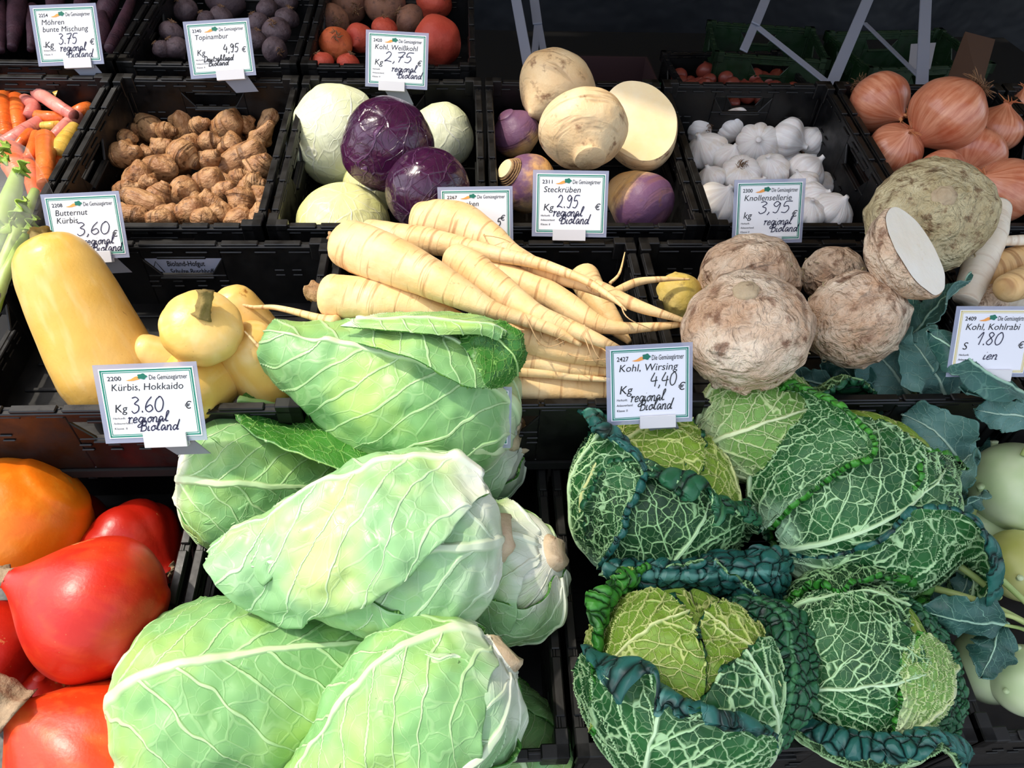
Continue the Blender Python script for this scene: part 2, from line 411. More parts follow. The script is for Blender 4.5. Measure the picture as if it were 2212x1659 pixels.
# ================================================================ price tags
HW = {  # hand lettering strokes, x right, y up, digits one unit tall, small letters half
 '0': ([[(.36, 1), (.12, .78), (.04, .32), (.2, 0), (.46, .12), (.56, .6), (.42, .96), (.26, .98)]], .66),
 '1': ([[(.02, .55), (.34, 1), (.2, 0)]], .46),
 '2': ([[(.06, .78), (.26, 1), (.46, .82), (.34, .42), (.04, .04), (.22, .1), (.58, .0)]], .66),
 '3': ([[(.06, .94), (.3, 1), (.46, .82), (.22, .56), (.46, .42), (.44, .1), (.18, -.06), (.02, .1)]], .6),
 '4': ([[(.3, 1), (.04, .4), (.6, .42)], [(.48, .72), (.4, -.05)]], .7),
 '5': ([[(.66, 1), (.24, .97), (.14, .56), (.4, .6), (.5, .32), (.32, 0), (.04, .04)]], .66),
 '6': ([[(.46, 1), (.16, .62), (.06, .2), (.26, 0), (.5, .18), (.38, .46), (.1, .3)]], .62),
 '7': ([[(.04, .94), (.58, 1), (.34, .5), (.2, -.04)], [(.12, .5), (.52, .54)]], .6),
 '8': ([[(.46, .84), (.26, 1), (.1, .8), (.44, .32), (.28, 0), (.04, .2), (.4, .7), (.46, .84)]], .62),
 '9': ([[(.48, .84), (.26, 1), (.08, .74), (.28, .54), (.5, .84), (.46, .4), (.34, 0), (.1, .06)]], .62),
 ',': ([[(.1, .08), (.12, .0), (.02, -.2)]], .26), '.': ([[(.06, .04), (.1, .06), (.1, .0), (.06, .02)]], .24),
 'r': ([[(.0, .42), (.12, .5), (.1, 0)], [(.12, .34), (.26, .5), (.36, .44)]], .40),
 'e': ([[(.0, .22), (.3, .3), (.2, .5), (.04, .3), (.1, .02), (.36, .1)]], .40),
 'g': ([[(.36, .44), (.16, .5), (.04, .2), (.2, .04), (.36, .3), (.38, .48), (.32, -.3), (.1, -.42), (.06, -.25), (.44, .08)]], .46),
 'i': ([[(.06, .48), (.04, .06), (.22, .08)], [(.1, .74), (.13, .72)]], .24),
 'o': ([[(.22, .5), (.04, .28), (.14, .02), (.34, .2), (.24, .48), (.42, .42)]], .42),
 'n': ([[(.02, .5), (.05, 0)], [(.05, .3), (.2, .5), (.3, .36), (.3, .02), (.42, .06)]], .44),
 'a': ([[(.34, .42), (.16, .5), (.04, .2), (.16, .02), (.34, .34), (.36, .06), (.48, .06)]], .48),
 'l': ([[(.0, .1), (.24, .8), (.2, 1), (.1, .8), (.12, .1), (.32, .1)]], .34),
 'd': ([[(.32, .4), (.16, .46), (.04, .2), (.16, .0), (.34, .3), (.46, .98), (.36, .1), (.52, .08)]], .54),
 'B': ([[(.12, .9), (.06, 0)], [(.02, .86), (.36, .92), (.36, .6), (.1, .5), (.42, .44), (.4, .08), (.02, .0)]], .56),
 'D': ([[(.12, .9), (.08, 0)], [(.0, .84), (.4, .86), (.52, .4), (.34, .04), (.0, .0)]], .60),
 'u': ([[(.04, .5), (.06, .1), (.2, .04), (.32, .44), (.34, .06), (.46, .06)]], .48),
 't': ([[(.16, .86), (.1, .12), (.28, .06)], [(.0, .56), (.3, .58)]], .34),
 's': ([[(.3, .46), (.08, .44), (.26, .2), (.1, .0), (-.02, .06)]], .36),
 'c': ([[(.32, .42), (.14, .5), (.04, .2), (.16, .02), (.36, .1)]], .40),
 'h': ([[(.0, .1), (.22, .9), (.12, .9), (.1, .0)], [(.1, .3), (.26, .48), (.32, .06), (.44, .06)]], .48),
 'm': ([[(.02, .5), (.05, 0)], [(.05, .3), (.18, .5), (.24, .04)], [(.24, .3), (.36, .5), (.42, .06), (.52, .06)]], .56), ' ': ([], .3)}
def hand(mb, text, x, y, size, w, z, slant=.15, width=None, drop=0.0):
    if not text: return
    tot = sum(HW[c][1] for c in text)*size; k = 1 if width is None else width/tot
    for c in text:
        for st in HW[c][0]:
            p = spline(st, 6*len(st)); p = np.stack([x + (p[:, 0]+p[:, 1]*slant)*size*k, y + p[:, 1]*size], 1)
            mb.ribbon(p, w, z)
        x += HW[c][1]*size*k; y += drop*size
_txt = {}
def text_mesh(body, size, shear=0.0, fat=0.0):
    key = (body, shear, fat)
    if key not in _txt:
        c = bpy.data.curves.new('t', 'FONT'); c.body = body; c.size = 1; c.shear = shear; c.offset = fat; c.resolution_u = 3
        o = bpy.data.objects.new('t', c); COL.objects.link(o); dg = bpy.context.evaluated_depsgraph_get()
        me = bpy.data.meshes.new_from_object(o.evaluated_get(dg))
        _txt[key] = (np.array([v.co[:] for v in me.vertices]), [tuple(p.vertices) for p in me.polygons])
        bpy.data.objects.remove(o); bpy.data.meshes.remove(me); bpy.data.curves.remove(c)
    V, Fc = _txt[key]; return V*size, Fc
def put_text(mb, body, x, y, size, z, shear=0.0, fat=0.0, width=None):
    if not body: return
    V, Fc = text_mesh(body, size, shear, fat); k = 1 if width is None else width/max(1e-6, V[:, 0].max())
    mb.add([(x+p[0]*k, y+p[1], z) for p in V], Fc)
def price_tag(label, corners, row, h, code, name, unit, price, notes, px=(.46, .56), psize=.17, pw=.36, lean=-.02, border=M_BORDER, ink=M_PEN, clip=(.36, .80), stem=True, card=M_CARD, dz=0.0):
    TL, TR, BR, BL = corners
    bx, by = (BL[0]+BR[0])/2, (BL[1]+BR[1])/2
    _, z = at(bx, by, row, h); z += dz
    def un(p, zz): return EYE + (RT*(p[0]-CX)/F + UP*(CY-p[1])/F + FW)*zz
    a, b, c, d = un(TL, z+lean), un(TR, z+lean), un(BR, z), un(BL, z)
    xd = nrm((b-a)+(c-d)); yd = (a-d)+(b-c); yd = nrm(yd-xd*yd.dot(xd)); zd = np.cross(xd, yd)
    W = (np.linalg.norm(b-a)+np.linalg.norm(c-d))/2; H = (np.linalg.norm(a-d)+np.linalg.norm(b-c))/2
    cen = (a+b+c+d)/4 - yd*H/2 - xd*W/2
    root = empty('price_tag', Matrix(((xd[0], yd[0], zd[0], cen[0]), (xd[1], yd[1], zd[1], cen[1]), (xd[2], yd[2], zd[2], cen[2]), (0, 0, 0, 1))))
    tag(root, label, 'price tag', 'handwritten price tags')
    m = MB(); m.box(0, W, 0, H, -.0008, -.0001); m.build('laminate_sleeve', M_SLEEVE, root)
    q = .05*W; x0, x1, y0, y1 = q, W-q*.8, q*1.0, H-q*.9; w, hh = x1-x0, y1-y0
    m = MB(); m.box(x0, x1, y0, y1, -.0003, .0003); cardo = m.build('card', card, root)
    m = MB(); zt = .0005
    for e, t in ((.012*w, .016*w), (.036*w, .008*w)):
        m.box(x0+e, x1-e, y0+e, y0+e+t, .0002, zt); m.box(x0+e, x1-e, y1-e-t, y1-e, .0002, zt)
        m.box(x0+e, x0+e+t, y0+e, y1-e, .0002, zt); m.box(x1-e-t, x1-e, y0+e, y1-e, .0002, zt)
    m.build('border', border, cardo)
    X = lambda u: x0+w*u
    Y = lambda v: y1-hh*v
    zz = .0006
    m = MB(); put_text(m, code, X(.08), Y(.165), .075*hh/.85, zz, 0, .012, .15*w)
    put_text(m, 'Die Gemüsegärtner', X(.52), Y(.165), .085*hh/.85, zz, .12, .004, .41*w)
    ls = name.split('\n')
    for i, l in enumerate(ls): put_text(m, l, X(.10), Y(.31+.13*i), .142*hh, zz, .18, 0)
    put_text(m, unit, X(.10), Y(.62 if len(ls) < 2 else .73), .165*hh, zz, .18, .002)
    put_text(m, '€', X(.85), Y(.60 if len(ls) < 2 else .70), .15*hh, zz, .18, .006)
    for i, (t, ww) in enumerate((('Herkunft:', .14), ('Anbauverband:', .21), ('Klasse: II', .14))): put_text(m, t, X(.07), Y(.72+.075*i), .045*hh, zz, .1, .004, ww*w)
    m.build('printed_text', M_INK, cardo)
    m = MB(); m.add(*[[(X(a_), Y(b_), zz) for a_, b_ in ((.27, .165), (.33, .15), (.38, .115), (.42, .11), (.435, .13), (.42, .155), (.36, .175), (.31, .175))], [tuple(range(7, -1, -1))]])
    m.build('carrot_emblem', M_ORANGE, cardo)
    m = MB(); m.add([(X(.455+.05*math.cos(t)*(1+.15*math.cos(5*t))), Y(.115+.04*math.sin(t)*(1+.15*math.cos(5*t))), zz+.0002) for t in np.linspace(0, 2*PI, 24, endpoint=False)], [tuple(range(23, -1, -1))])
    m.build('leaf_emblem', M_LEAFPRINT, cardo)
    m = MB(); pw_ = .0125*w; zz = .0008
    hand(m, price, X(px[0])-pw*w/2, Y(px[1]-.035), psize*hh*1.15, pw_, zz, .12, pw*w)
    for t, u, v_, ww, s in notes: hand(m, t, X(u), Y(v_), s*hh, pw_*.95, zz, .25, ww*w, .004)
    if m.V: m.build('handwriting', ink, cardo)
    cw0, cw1 = W*clip[0], W*clip[1]
    m = MB(); m.box(cw0, cw1, -.05*W, .10*W, .0012, .0034); m.box(cw0, cw1, -.05*W, -.04*W, -.004, .0012); m.box(cw0, cw1, -.05*W, .05*W, -.004, -.0028); bevel(m.build('clip', M_CLIP, root), .0008, 2)
    if stem:
        m = MB(); V = [(cw0+.06*W, .0, -.005), (cw1+.02*W, .0, -.005), (cw1+.12*W, -.21*W, -.02), (cw0+.20*W, -.21*W, -.02)]
        m.add(V+[(p[0], p[1], p[2]-.0012) for p in V], [(3, 2, 1, 0), (4, 5, 6, 7), (0, 1, 5, 4), (1, 2, 6, 5), (2, 3, 7, 6), (3, 0, 4, 7)]); m.build('stem', M_STEM, root)
    return root
RB = lambda u, v, s=.13: [('regional', u, v-.02, .44, s*1.15), ('Bioland', u+.12, v+.105, .42, s*1.15)]
price_tag('price tag reading 2200 Kürbis, Hokkaido 3.60 between the squash crate and the butternuts', ((203, 789), (431, 781), (441, 950), (224, 959)), 2, .02, '2200', 'Kürbis, Hokkaido', 'Kg', '3.60', RB(.22, .80, .14), (.46, .66), .19, .36, ink=M_PEN, clip=(.39, .81))
price_tag('price tag reading 2208 Butternut Kürbis 3,60 leaning behind the tall squash', ((88, 420), (260, 412), (276, 556), (112, 564)), 3, .012, '2208', 'Butternut\nKürbis', 'Kg', '3,60', RB(.42, .84), (.60, .68), .18, .48, clip=(.42, .78))
price_tag('price tag reading 2254 Möhren bunte Mischung 3.75 below the purple carrots', ((58, 10), (206, 8), (225, 136), (88, 145)), 4, .012, '2254', 'Möhren\nbunte Mischung', 'Kg', '3.75', RB(.34, .83, .14), (.50, .70), .16, .32, clip=(.40, .82))
price_tag('price tag reading 2340 Topinambur 4,95 below the dusky beetroots', ((394, 46), (538, 39), (553, 161), (413, 172)), 4, .012, '2340', 'Topinambur', 'Kg', '4,95', [('Deutschland', .20, .75, .50, .12), ('Bioland', .27, .84, .34, .12)], (.68, .62), .14, .26, ink=M_INK, clip=(.40, .83))
price_tag('price tag reading 2420 Kohl, Weißkohl 2,75 above the white cabbage', ((787, 64), (923, 71), (926, 195), (792, 186)), 4, .0, '2420', 'Kohl, Weißkohl', 'Kg', '2,75', RB(.40, .76, .13), (.52, .58), .17, .50, clip=(.22, .64), dz=-.01)
price_tag('price tag reading 2267 half hidden behind the parsnips', ((944, 404), (1107, 402), (1109, 527), (950, 530)), 3, .015, '2267', 'Pastinaken', 'Kg', ',5', [], (.82, .74), .13, .10, ink=M_INK, stem=False)
price_tag('price tag reading 2311 Steckrüben 2.95 in front of the swedes', ((1150, 366), (1311, 370), (1314, 512), (1150, 511)), 3, .015, '2311', 'Steckrüben', 'Kg', '2.95', RB(.24, .74, .15), (.46, .60), .18, .32, clip=(.28, .72), stem=False)
price_tag('price tag reading 2300 Knollensellerie 3,95 in front of the garlic', ((1579, 388), (1729, 388), (1744, 521), (1588, 528)), 3, .015, '2300', 'Knollensellerie', 'kg', '3,95', RB(.42, .76, .13), (.58, .56), .17, .50, clip=(.26, .70))
price_tag('price tag reading 2427 Kohl, Wirsing 4,40 behind the savoy cabbages', ((1305, 748), (1489, 740), (1503, 909), (1315, 920)), 2, .02, '2427', 'Kohl, Wirsing', 'Kg', '4,40', RB(.24, .76, .14), (.67, .56), .16, .34, ink=M_INK, clip=(.38, .80), card=M_CARDBLUE)
price_tag('price tag reading 2409 Kohl, Kohlrabi 1.80 above the kohlrabi leaves', ((2048, 664), (2222, 664), (2236, 812), (2062, 812)), 2, .045, '2409', 'Kohl, Kohlrabi', 'S', '1.80', [('ien', .40, .78, .20, .16)], (.46, .58), .17, .36, border=M_YELLOWBORDER, clip=(.40, .80), card=M_CARDBLUE, stem=False)
price_tag('price tag almost wholly covered by the top pointed cabbage', ((925, 832), (1106, 836), (1103, 968), (925, 964)), 2, .0, dz=.03, code='', name='', unit='', price='', notes=[], stem=False)
# farm label on the front of the artichoke crate, seen through the hand hole in front of it
p, z = at(413, 586, 3, -.035)
def un(px, py, zz): return EYE + (RT*(px-CX)/F + UP*(CY-py)/F + FW)*zz
yf = (row_o(3))[1]-.003
def aty(px, py, y):
    d = RT*(px-CX)/F + UP*(CY-py)/F + FW; s = (y-EYE[1])/d[1]; return EYE + d*s, s
c0, zc = aty(332, 620, yf); c1, _ = aty(492, 618, yf); c2, _ = aty(332, 560, yf)
root = empty('farm_label', frame(c0, (0, -1, .08), (1, 0, 0))); tag(root, 'white farm name label seen through the hand hole behind the butternuts', 'label')
Wl = np.linalg.norm(c1-c0); Hl = np.linalg.norm(c2-c0)
m = MB(); m.box(0, Wl, 0, Hl, -.0004, .0004); m.build('card', flat('blue_white_card', '#c3cbe6', .6), root)
m = MB(); put_text(m, 'Bioland-Hofgut', Wl*.27, Hl*.70, Hl*.23, .0007, 0, .014, Wl*.50); put_text(m, 'Schulze Buschhoff', Wl*.29, Hl*.45, Hl*.23, .0007, .05, .014, Wl*.58)
m.ribbon(np.array([(Wl*.05, Hl*.5), (Wl*.13, Hl*.85), (Wl*.21, Hl*.5)]), Hl*.03, .0007); m.ribbon(np.array([(Wl*.07, Hl*.5), (Wl*.13, Hl*.5), (Wl*.19, Hl*.5)]), Hl*.03, .0007)
put_text(m, 'Gemüsebau  Ackerbau', Wl*.32, Hl*.28, Hl*.10, .0007, 0, 0, Wl*.42)
m.build('printed_text', M_INK, root)

# ================================================================ behind the crates
def bar_px(mb, a, za, b, zb, w, t=.004):
    pa, pb = un(*a, za), un(*b, zb); mb.bar(pa, pb, w, t, FW)
def trestle(label, bars):
    c = un(*bars[0][1][0], bars[0][1][1]); root = empty('folding_trestle'); tag(root, label, 'trestle')
    root.location = un(*bars[0][1][2], bars[0][1][3]); 
    for nm, (a, za, b, zb, w) in bars:
        m = MB(); bar_px(m, a, za, b, zb, w); m.V = [tuple(np.array(v)-np.array(root.location)) for v in m.V]; bevel(m.build(nm, M_STEEL, root), .001, 1)
trestle('grey steel trestle with a forked brace rising behind the swedes', [
    ('upright', ((1104, -60), 1.60, (1147, 175), 1.42, .020)), ('brace', ((1146, -60), 1.72, (1161, 52), 1.62, .020)),
    ('strut', ((1161, 48), 1.63, (1148, 190), 1.52, .014)), ('strut', ((1163, 48), 1.63, (1188, 190), 1.52, .014))])
trestle('grey steel trestle with two crossing braces behind the garlic', [
    ('upright', ((1900, -60), 1.62, (1795, 185), 1.42, .022)), ('brace', ((1678, -60), 1.75, (1632, 52), 1.65, .020)),
    ('strut', ((1632, 50), 1.66, (1606, 110), 1.62, .018)), ('strut', ((1632, 55), 1.66, (1795, 185), 1.50, .012)), ('strut', ((1868, 50), 1.75, (1985, 165), 1.55, .010))])
trestle('single upright grey steel bar behind the golden onions', [('upright', ((2003, -60), 1.60, (1991, 190), 1.42, .024))])
def back_crate(cpx, z, W, L, H, label, mat, yaw=0):
    d = un(*cpx, 1.0)-EYE; p = EYE + d*((.45+H-EYE[2])/d[2]); M = Matrix.Translation(p) @ Matrix.Rotation(yaw, 4, 'Z') @ Matrix.Translation((0, 0, -H))
    return crate(None, 0, label, mat, None, M, (W, L, H)), M
bc, MBC = back_crate((1585, 150), 1.72, .36, .26, .16, 'black plastic crate behind the garlic holding small red onions', M_CRATE, .05)
back_crate((1655, 88), 2.35, .32, .26, .2, 'dark green plastic crate standing in the gloom behind the trestle', M_GREENCRATE, -.15)
back_crate((1960, 105), 2.2, .38, .28, .2, 'dark green plastic crate behind the golden onions', M_GREENCRATE, .1)
root = empty('back_table', Matrix.Translation((.7, 2.25, .45))); tag(root, 'low dark table in the gloom behind the display, carrying spare crates', 'table')
m = MB(); m.box(-1.1, 1.3, -.42, .6, -.03, -.0005); m.build('top', M_BOARD, root)
for sx in (-1.05, 1.25):
    for sy in (-.37, .55): m = MB(); m.box(sx-.02, sx+.02, sy-.02, sy+.02, -.45, -.03); m.build('leg', M_STEEL, root)
# cardboard flap and fruit carton
m = MB(); pts = [un(2085, 68, 1.9), un(2150, 85, 1.9), un(2118, 200, 1.55), un(2035, 200, 1.55)]
n_ = nrm(np.cross(pts[1]-pts[0], pts[3]-pts[0]))*.004
m.add(pts+[p+n_ for p in pts], [(0, 1, 2, 3), (7, 6, 5, 4), (0, 4, 5, 1), (1, 5, 6, 2), (2, 6, 7, 3), (3, 7, 4, 0)])
tag(m.build('cardboard_flap', M_CARTON), 'brown cardboard flap standing upright behind the onions', 'cardboard')
d = un(1300, 150, 1.0)-EYE; p0 = EYE + d*((.45+.12-EYE[2])/d[2]); M = Matrix.Translation(p0) @ Matrix.Translation((0, 0, -.12))
root = empty('fruit_carton', M); tag(root, 'dark carton with a green rim behind the top swede', 'carton')
m = MB()
for a in ((-.15, .15, -.1, -.094), (-.15, .15, .094, .1), (-.15, -.144, -.094, .094), (.144, .15, -.094, .094), (-.144, .144, -.094, .094)):
    m.box(*a, 0, .12 if a[3]-a[2] < .1 or a[1]-a[0] < .1 else .004)
m.build('body', flat('dark_red_carton', '#3a2226', .8), root)
m = MB(); m.box(-.155, .155, -.105, -.1, .09, .125); m.build('printed_band', flat('green_carton_print', '#0c3a1c', .7), root)
# paper label behind the upright
pp = [un(1968, 95, 1.62), un(2022, 92, 1.62), un(2010, 148, 1.58), un(1962, 150, 1.58)]
m = MB(); n_ = nrm(np.cross(pp[1]-pp[0], pp[3]-pp[0]))*.002
m.add(pp+[p+n_ for p in pp], [(0, 1, 2, 3), (7, 6, 5, 4), (0, 4, 5, 1), (1, 5, 6, 2), (2, 6, 7, 3), (3, 7, 4, 0)])
tag(m.build('paper_bag', flat('grey_white_paper', '#8b8b92', .8)), 'crumpled pale paper label stuck behind the upright steel bar', 'paper')
# ================================================================ vegetables: materials
def spotty(name, lo, hi, spot, sc=60, rough=.5, spots=(.62, .72), bumpn=90, bstr=.25, rings=0.0, ringsc=160, sss=.08, zc=None, coat=0.0, curl=False):
    """skin: two-tone mottling, dark blemishes, optional rings around the z axis, optional shoulder colour by height zc=(colour, z0, z1)"""
    g = G(name, rough, .4); v = g.obj(); r = g.rnd(); v2 = g.vadd(v, g.comb(r, g.math('MULTIPLY', r, 3.7), r))
    n = g.noise(v2, sc*.35, 5, .6); c = g.mix(g.map(n, .35, .65), lo, hi)
    h = g.noise(v2, bumpn, 3)
    if zc:
        z = g.math('ADD', g.sep(v)[2], g.math('MULTIPLY', g.math('SUBTRACT', g.noise(v2, 26, 5, .65), .5), (zc[2]-zc[1])*2.6))
        c = g.mix(g.map(z, zc[1], zc[2], smooth=True), c, zc[0])
    if rings:
        x = g.sep(v2); q = g.comb(g.math('MULTIPLY', x[0], 14.0), g.math('MULTIPLY', x[1], 14.0), g.math('MULTIPLY', x[2], ringsc))
        rg = g.map(g.noise(q, 1.0, 2, .5), .56, .68); c = g.mix(g.math('MULTIPLY', rg, rings), c, spot); h = g.math('SUBTRACT', h, g.math('MULTIPLY', rg, .6))
    sp = g.map(g.noise(v2, sc, 5, .65), spots[0], spots[1]); c = g.mix(g.math('MULTIPLY', sp, .8), c, spot)
    g.color(c); g.bump(h, bstr, .004); g.sss(sss)
    if coat: g.b.inputs['Coat Weight'].default_value = coat; g.b.inputs['Coat Roughness'].default_value = .25
    if curl: g.bump(g.math('ADD', h, g.math('MULTIPLY', g.noise(v2, 42, 3, .6, 2.2), 1.3)), 1.0, .007)
    return g.m
def squash_mat(name, lo, hi, streak, scar='#c58a50', rough=.38, coat=.12):
    g = G(name, rough, .45); v = g.obj(); r = g.rnd(); v2 = g.vadd(v, g.comb(r, r, g.math('MULTIPLY', r, 5)))
    x = g.sep(v2); ang = g.comb(x[0], x[1], g.math('MULTIPLY', x[2], .25))
    c = g.mix(g.map(g.noise(v2, 9, 3), .35, .68), lo, hi); c = g.mix(g.math('MULTIPLY', g.map(g.noise(ang, 60, 2), .5, .7), .45), c, streak)
    c = g.mix(g.map(g.noise(v2, 22, 6, .7, .4), .66, .70), c, scar); c = g.mix(g.math('MULTIPLY', g.map(g.vor(v2, 130), .10, .04), .35), c, scar)
    g.color(c); g.bump(g.math('ADD', g.noise(v2, 45, 3), g.math('MULTIPLY', g.noise(v2, 300, 2), .25)), .18, .004); g.sss(.06, (.02, .008, .003))
    g.b.inputs['Coat Weight'].default_value = coat; g.b.inputs['Coat Roughness'].default_value = .3
    return g.m
M_RED = squash_mat('red_squash_skin', '#bd1a0a', '#cf2c12', '#dc4818')
M_DRED = squash_mat('deep_red_squash_skin', '#a41206', '#b81e0c', '#c42a14')
M_ORG = squash_mat('orange_squash_skin', '#ea6a06', '#f28612', '#f59a2c', '#d9a040')
M_RORG = squash_mat('red_orange_squash_skin', '#c42c08', '#d64614', '#e26a28')
M_BUT = squash_mat('butternut_skin', '#e6b450', '#f0ca7c', '#f4d89c', '#a8702c', .36, .15)
g = G('corky_stem', .9); v = g.obj(); g.color(g.mix(g.noise(v, 70, 5, .7), '#4a3a28', '#c2a685')); g.bump(g.noise(v, 120, 5), 1.0, .004); M_CORK = g.m
g = G('woody_green_stem', .8); v = g.obj(); g.color(g.mix(g.noise(v, 90, 4, .7), '#5a4a20', '#a08a4a')); g.bump(g.noise(v, 150, 4), .8, .002); M_WOOD = g.m
M_WART = flat('yellow_wart', '#e8b84a', .6)
M_PARS = spotty('parsnip_skin', '#e9be80', '#f0d29e', '#985a28', 70, .5, (.66, .76), 120, .25, .55, 170, .12)
M_PARSC = spotty('parsnip_crown_skin', '#8a6a48', '#b89468', '#4a3420', 90, .8, (.55, .68), 160, .9)
M_TOPI = spotty('artichoke_skin', '#97653c', '#c4986a', '#482812', 110, .5, (.54, .65), 170, .7, .7, 150, .06)
M_FLESH = spotty('cut_cream_flesh', '#f3d9a4', '#f8e6c0', '#e0bb80', 50, .5, (.64, .76), 80, .1, 0, 1, .15)
M_BEETD = spotty('dusky_beet_skin', '#4a3b40', '#6c5a5e', '#2a1c20', 80, .6, (.56, .7), 120, .5)
M_BEETO = spotty('orange_beet_skin', '#c4552e', '#d8713c', '#7c3a26', 60, .6, (.58, .7), 120, .4)
M_BEETR = spotty('red_beet_skin', '#b8402e', '#cf5a42', '#6a3028', 60, .55, (.60, .72), 120, .4)
M_BEETB = spotty('brown_beet_skin', '#6e4c40', '#8c6048', '#3a2620', 80, .65, (.56, .7), 120, .5)
M_FIBRE = spotty('root_fibre', '#6a4a34', '#8c6a4c', '#3a2618', 90, .9)
M_SWEDE = spotty('swede_skin', '#dfb986', '#efd6aa', '#7c5034', 38, .5, (.57, .68), 80, .5, .35, 90, .10)
def swede_purple(name, z0, z1): return spotty(name, '#e0a95e', '#edc994', '#8a5c3a', 50, .5, (.62, .74), 90, .3, .35, 90, .08, ('#75506e', z0, z1))
M_SWP = swede_purple('purple_top_swede_skin', -.012, .010)
M_SWP2 = swede_purple('purple_shoulder_swede_skin', .0, .03)
M_CEL = spotty('celeriac_skin', '#cba584', '#ead6bc', '#70462c', 55, .65, (.53, .66), 75, 1.0, .5, 70, .06, None, 0, True)
M_CELG = spotty('green_celeriac_skin', '#ac9a70', '#cfc29a', '#684628', 75, .65, (.52, .64), 85, 1.0, .35, 60, .06, None, 0, True)
M_CELY = spotty('yellow_green_root_skin', '#c2a84c', '#d6c07a', '#6a5228', 42, .6, (.58, .68), 70, .6)
M_CELSCAR = spotty('celeriac_scar', '#a08a6c', '#c4b090', '#6a503a', 90, .7, (.56, .7), 120, .5)
M_CELCUT = spotty('cut_celeriac_flesh', '#f6ecd8', '#fbf6ea', '#e2cfa8', 36, .55, (.62, .7), 60, .25, 0, 1, .12)
M_RAD = spotty('white_root_skin', '#eadbc4', '#f4ebd8', '#b0845a', 60, .5, (.68, .78), 110, .2, .3, 160, .1)
g = G('garlic_skin', .45, .45); v = g.obj(); uvn = g.sep(g.uv())
st = g.noise(g.comb(g.math('MULTIPLY', uvn[0], 60.0), g.math('MULTIPLY', uvn[1], 2.0), g.math('MULTIPLY', g.rnd(), 9.0)), 1.0, 3)
c = g.mix(g.map(st, .35, .7), '#faf7f4', '#ece4e0'); c = g.mix(g.math('MULTIPLY', g.map(g.noise(v, 50, 4), .56, .72), .5), c, '#d9c3a2'); g.color(c)
g.bump(st, .4, .002); g.sss(.2, (.008, .005, .004)); M_GAR = g.m
g = G('onion_skin', .28, .5); v = g.obj(); uvn = g.sep(g.uv())
st = g.noise(g.comb(g.math('MULTIPLY', uvn[0], 50.0), g.math('MULTIPLY', uvn[1], 2.5), g.math('MULTIPLY', g.rnd(), 9.0)), 1.0, 4)
c = g.mix(g.map(st, .3, .72), '#be6642', '#e8a482'); c = g.mix(g.math('MULTIPLY', g.map(g.noise(v, 26, 4), .52, .7), .55), c, '#a8482c'); c = g.mix(g.map(g.noise(v, 14, 5, .7), .72, .74), c, '#5a2416')
g.color(c); g.bump(st, .25, .002); g.sss(.1, (.01, .005, .003)); g.b.inputs['Coat Weight'].default_value = .15; M_ONI = g.m
M_ONISKIN = spotty('loose_onion_skin', '#b0603c', '#d8915e', '#6a3420', 60, .5, (.6, .7), 90, .4)
def cabbage_mat(name, c1, c2, vein, rough, coat, vs=.8, bs=.45):
    """tight leaves around a round head: meridian veins with branches"""
    g = G(name, rough, .45); uvn = g.sep(g.uv()); v = g.obj(); r = g.rnd()
    w = g.noise(v, 14, 3); u2 = g.math('ADD', g.math('MULTIPLY', uvn[0], 7.0), g.math('MULTIPLY', w, 1.3))
    tri = g.math('ABSOLUTE', g.math('SUBTRACT', g.math('FRACT', u2), .5))
    p = g.math('FRACT', g.math('ADD', g.math('MULTIPLY', uvn[1], 7.0), g.math('MULTIPLY', tri, 4.0)))
    v1 = g.map(g.math('ABSOLUTE', g.math('SUBTRACT', p, .5)), .44, .5); v2 = g.map(tri, .035, .008)
    e = g.map(g.vor(g.vadd(v, g.vscale(g.noise(v, 20, 2, col=True), .02)), 32, 'DISTANCE_TO_EDGE'), .06, .0)
    ve = g.math('MAXIMUM', g.math('MAXIMUM', g.math('MULTIPLY', v1, .5), v2), g.math('MULTIPLY', e, .35))
    c = g.mix(g.map(g.noise(v, 7, 4), .35, .65), c1, c2); g.color(g.mix(g.math('MULTIPLY', ve, vs), c, vein))
    g.bump(g.math('ADD', g.noise(v, 22, 4), g.math('MULTIPLY', ve, .35)), bs, .008); g.sss(.06, (.01, .01, .005))
    g.b.inputs['Coat Weight'].default_value = coat; g.b.inputs['Coat Roughness'].default_value = .2
    return g.m
M_WHITE = cabbage_mat('white_cabbage_leaf', '#dfe6b0', '#eef0cc', '#f6f6e2', .42, .05)
M_YELW = cabbage_mat('yellow_white_cabbage_leaf', '#dfe08a', '#eee9b2', '#f8f4d6', .42, .05)
M_REDC = cabbage_mat('red_cabbage_leaf', '#2e0a2c', '#46123c', '#7a4a78', .24, .40, .35, 1.0)
g = G('kohlrabi_skin', .38, .45); v = g.obj(); g.color(g.mix(g.map(g.noise(v, 14, 3), .35, .65), '#b4cc96', '#d3dfb8')); g.bump(g.noise(v, 40, 2), .1, .002); g.sss(.15, (.01, .01, .005)); M_KOHL = g.m
g = G('yellow_kohlrabi_skin', .38, .45); v = g.obj(); g.color(g.mix(g.map(g.noise(v, 14, 3), .35, .65), '#a8ae58', '#c8c888')); g.sss(.15, (.01, .01, .005)); M_KOHLY = g.m
def carrot_mat(name, a, b, sp): return spotty(name, a, b, sp, 60, .35, (.70, .8), 120, .25, .45, 150, .12, None, .25)
M_CARO = carrot_mat('orange_carrot_skin', '#e2601c', '#ef8038', '#9a4418'); M_CARP = carrot_mat('pink_carrot_skin', '#d9786c', '#e89a8a', '#a05044')
M_CARY = carrot_mat('yellow_carrot_skin', '#dfae3c', '#ecca6a', '#a07c2c'); M_CARW = carrot_mat('pale_carrot_skin', '#d8c07c', '#e8d8a2', '#a08850')
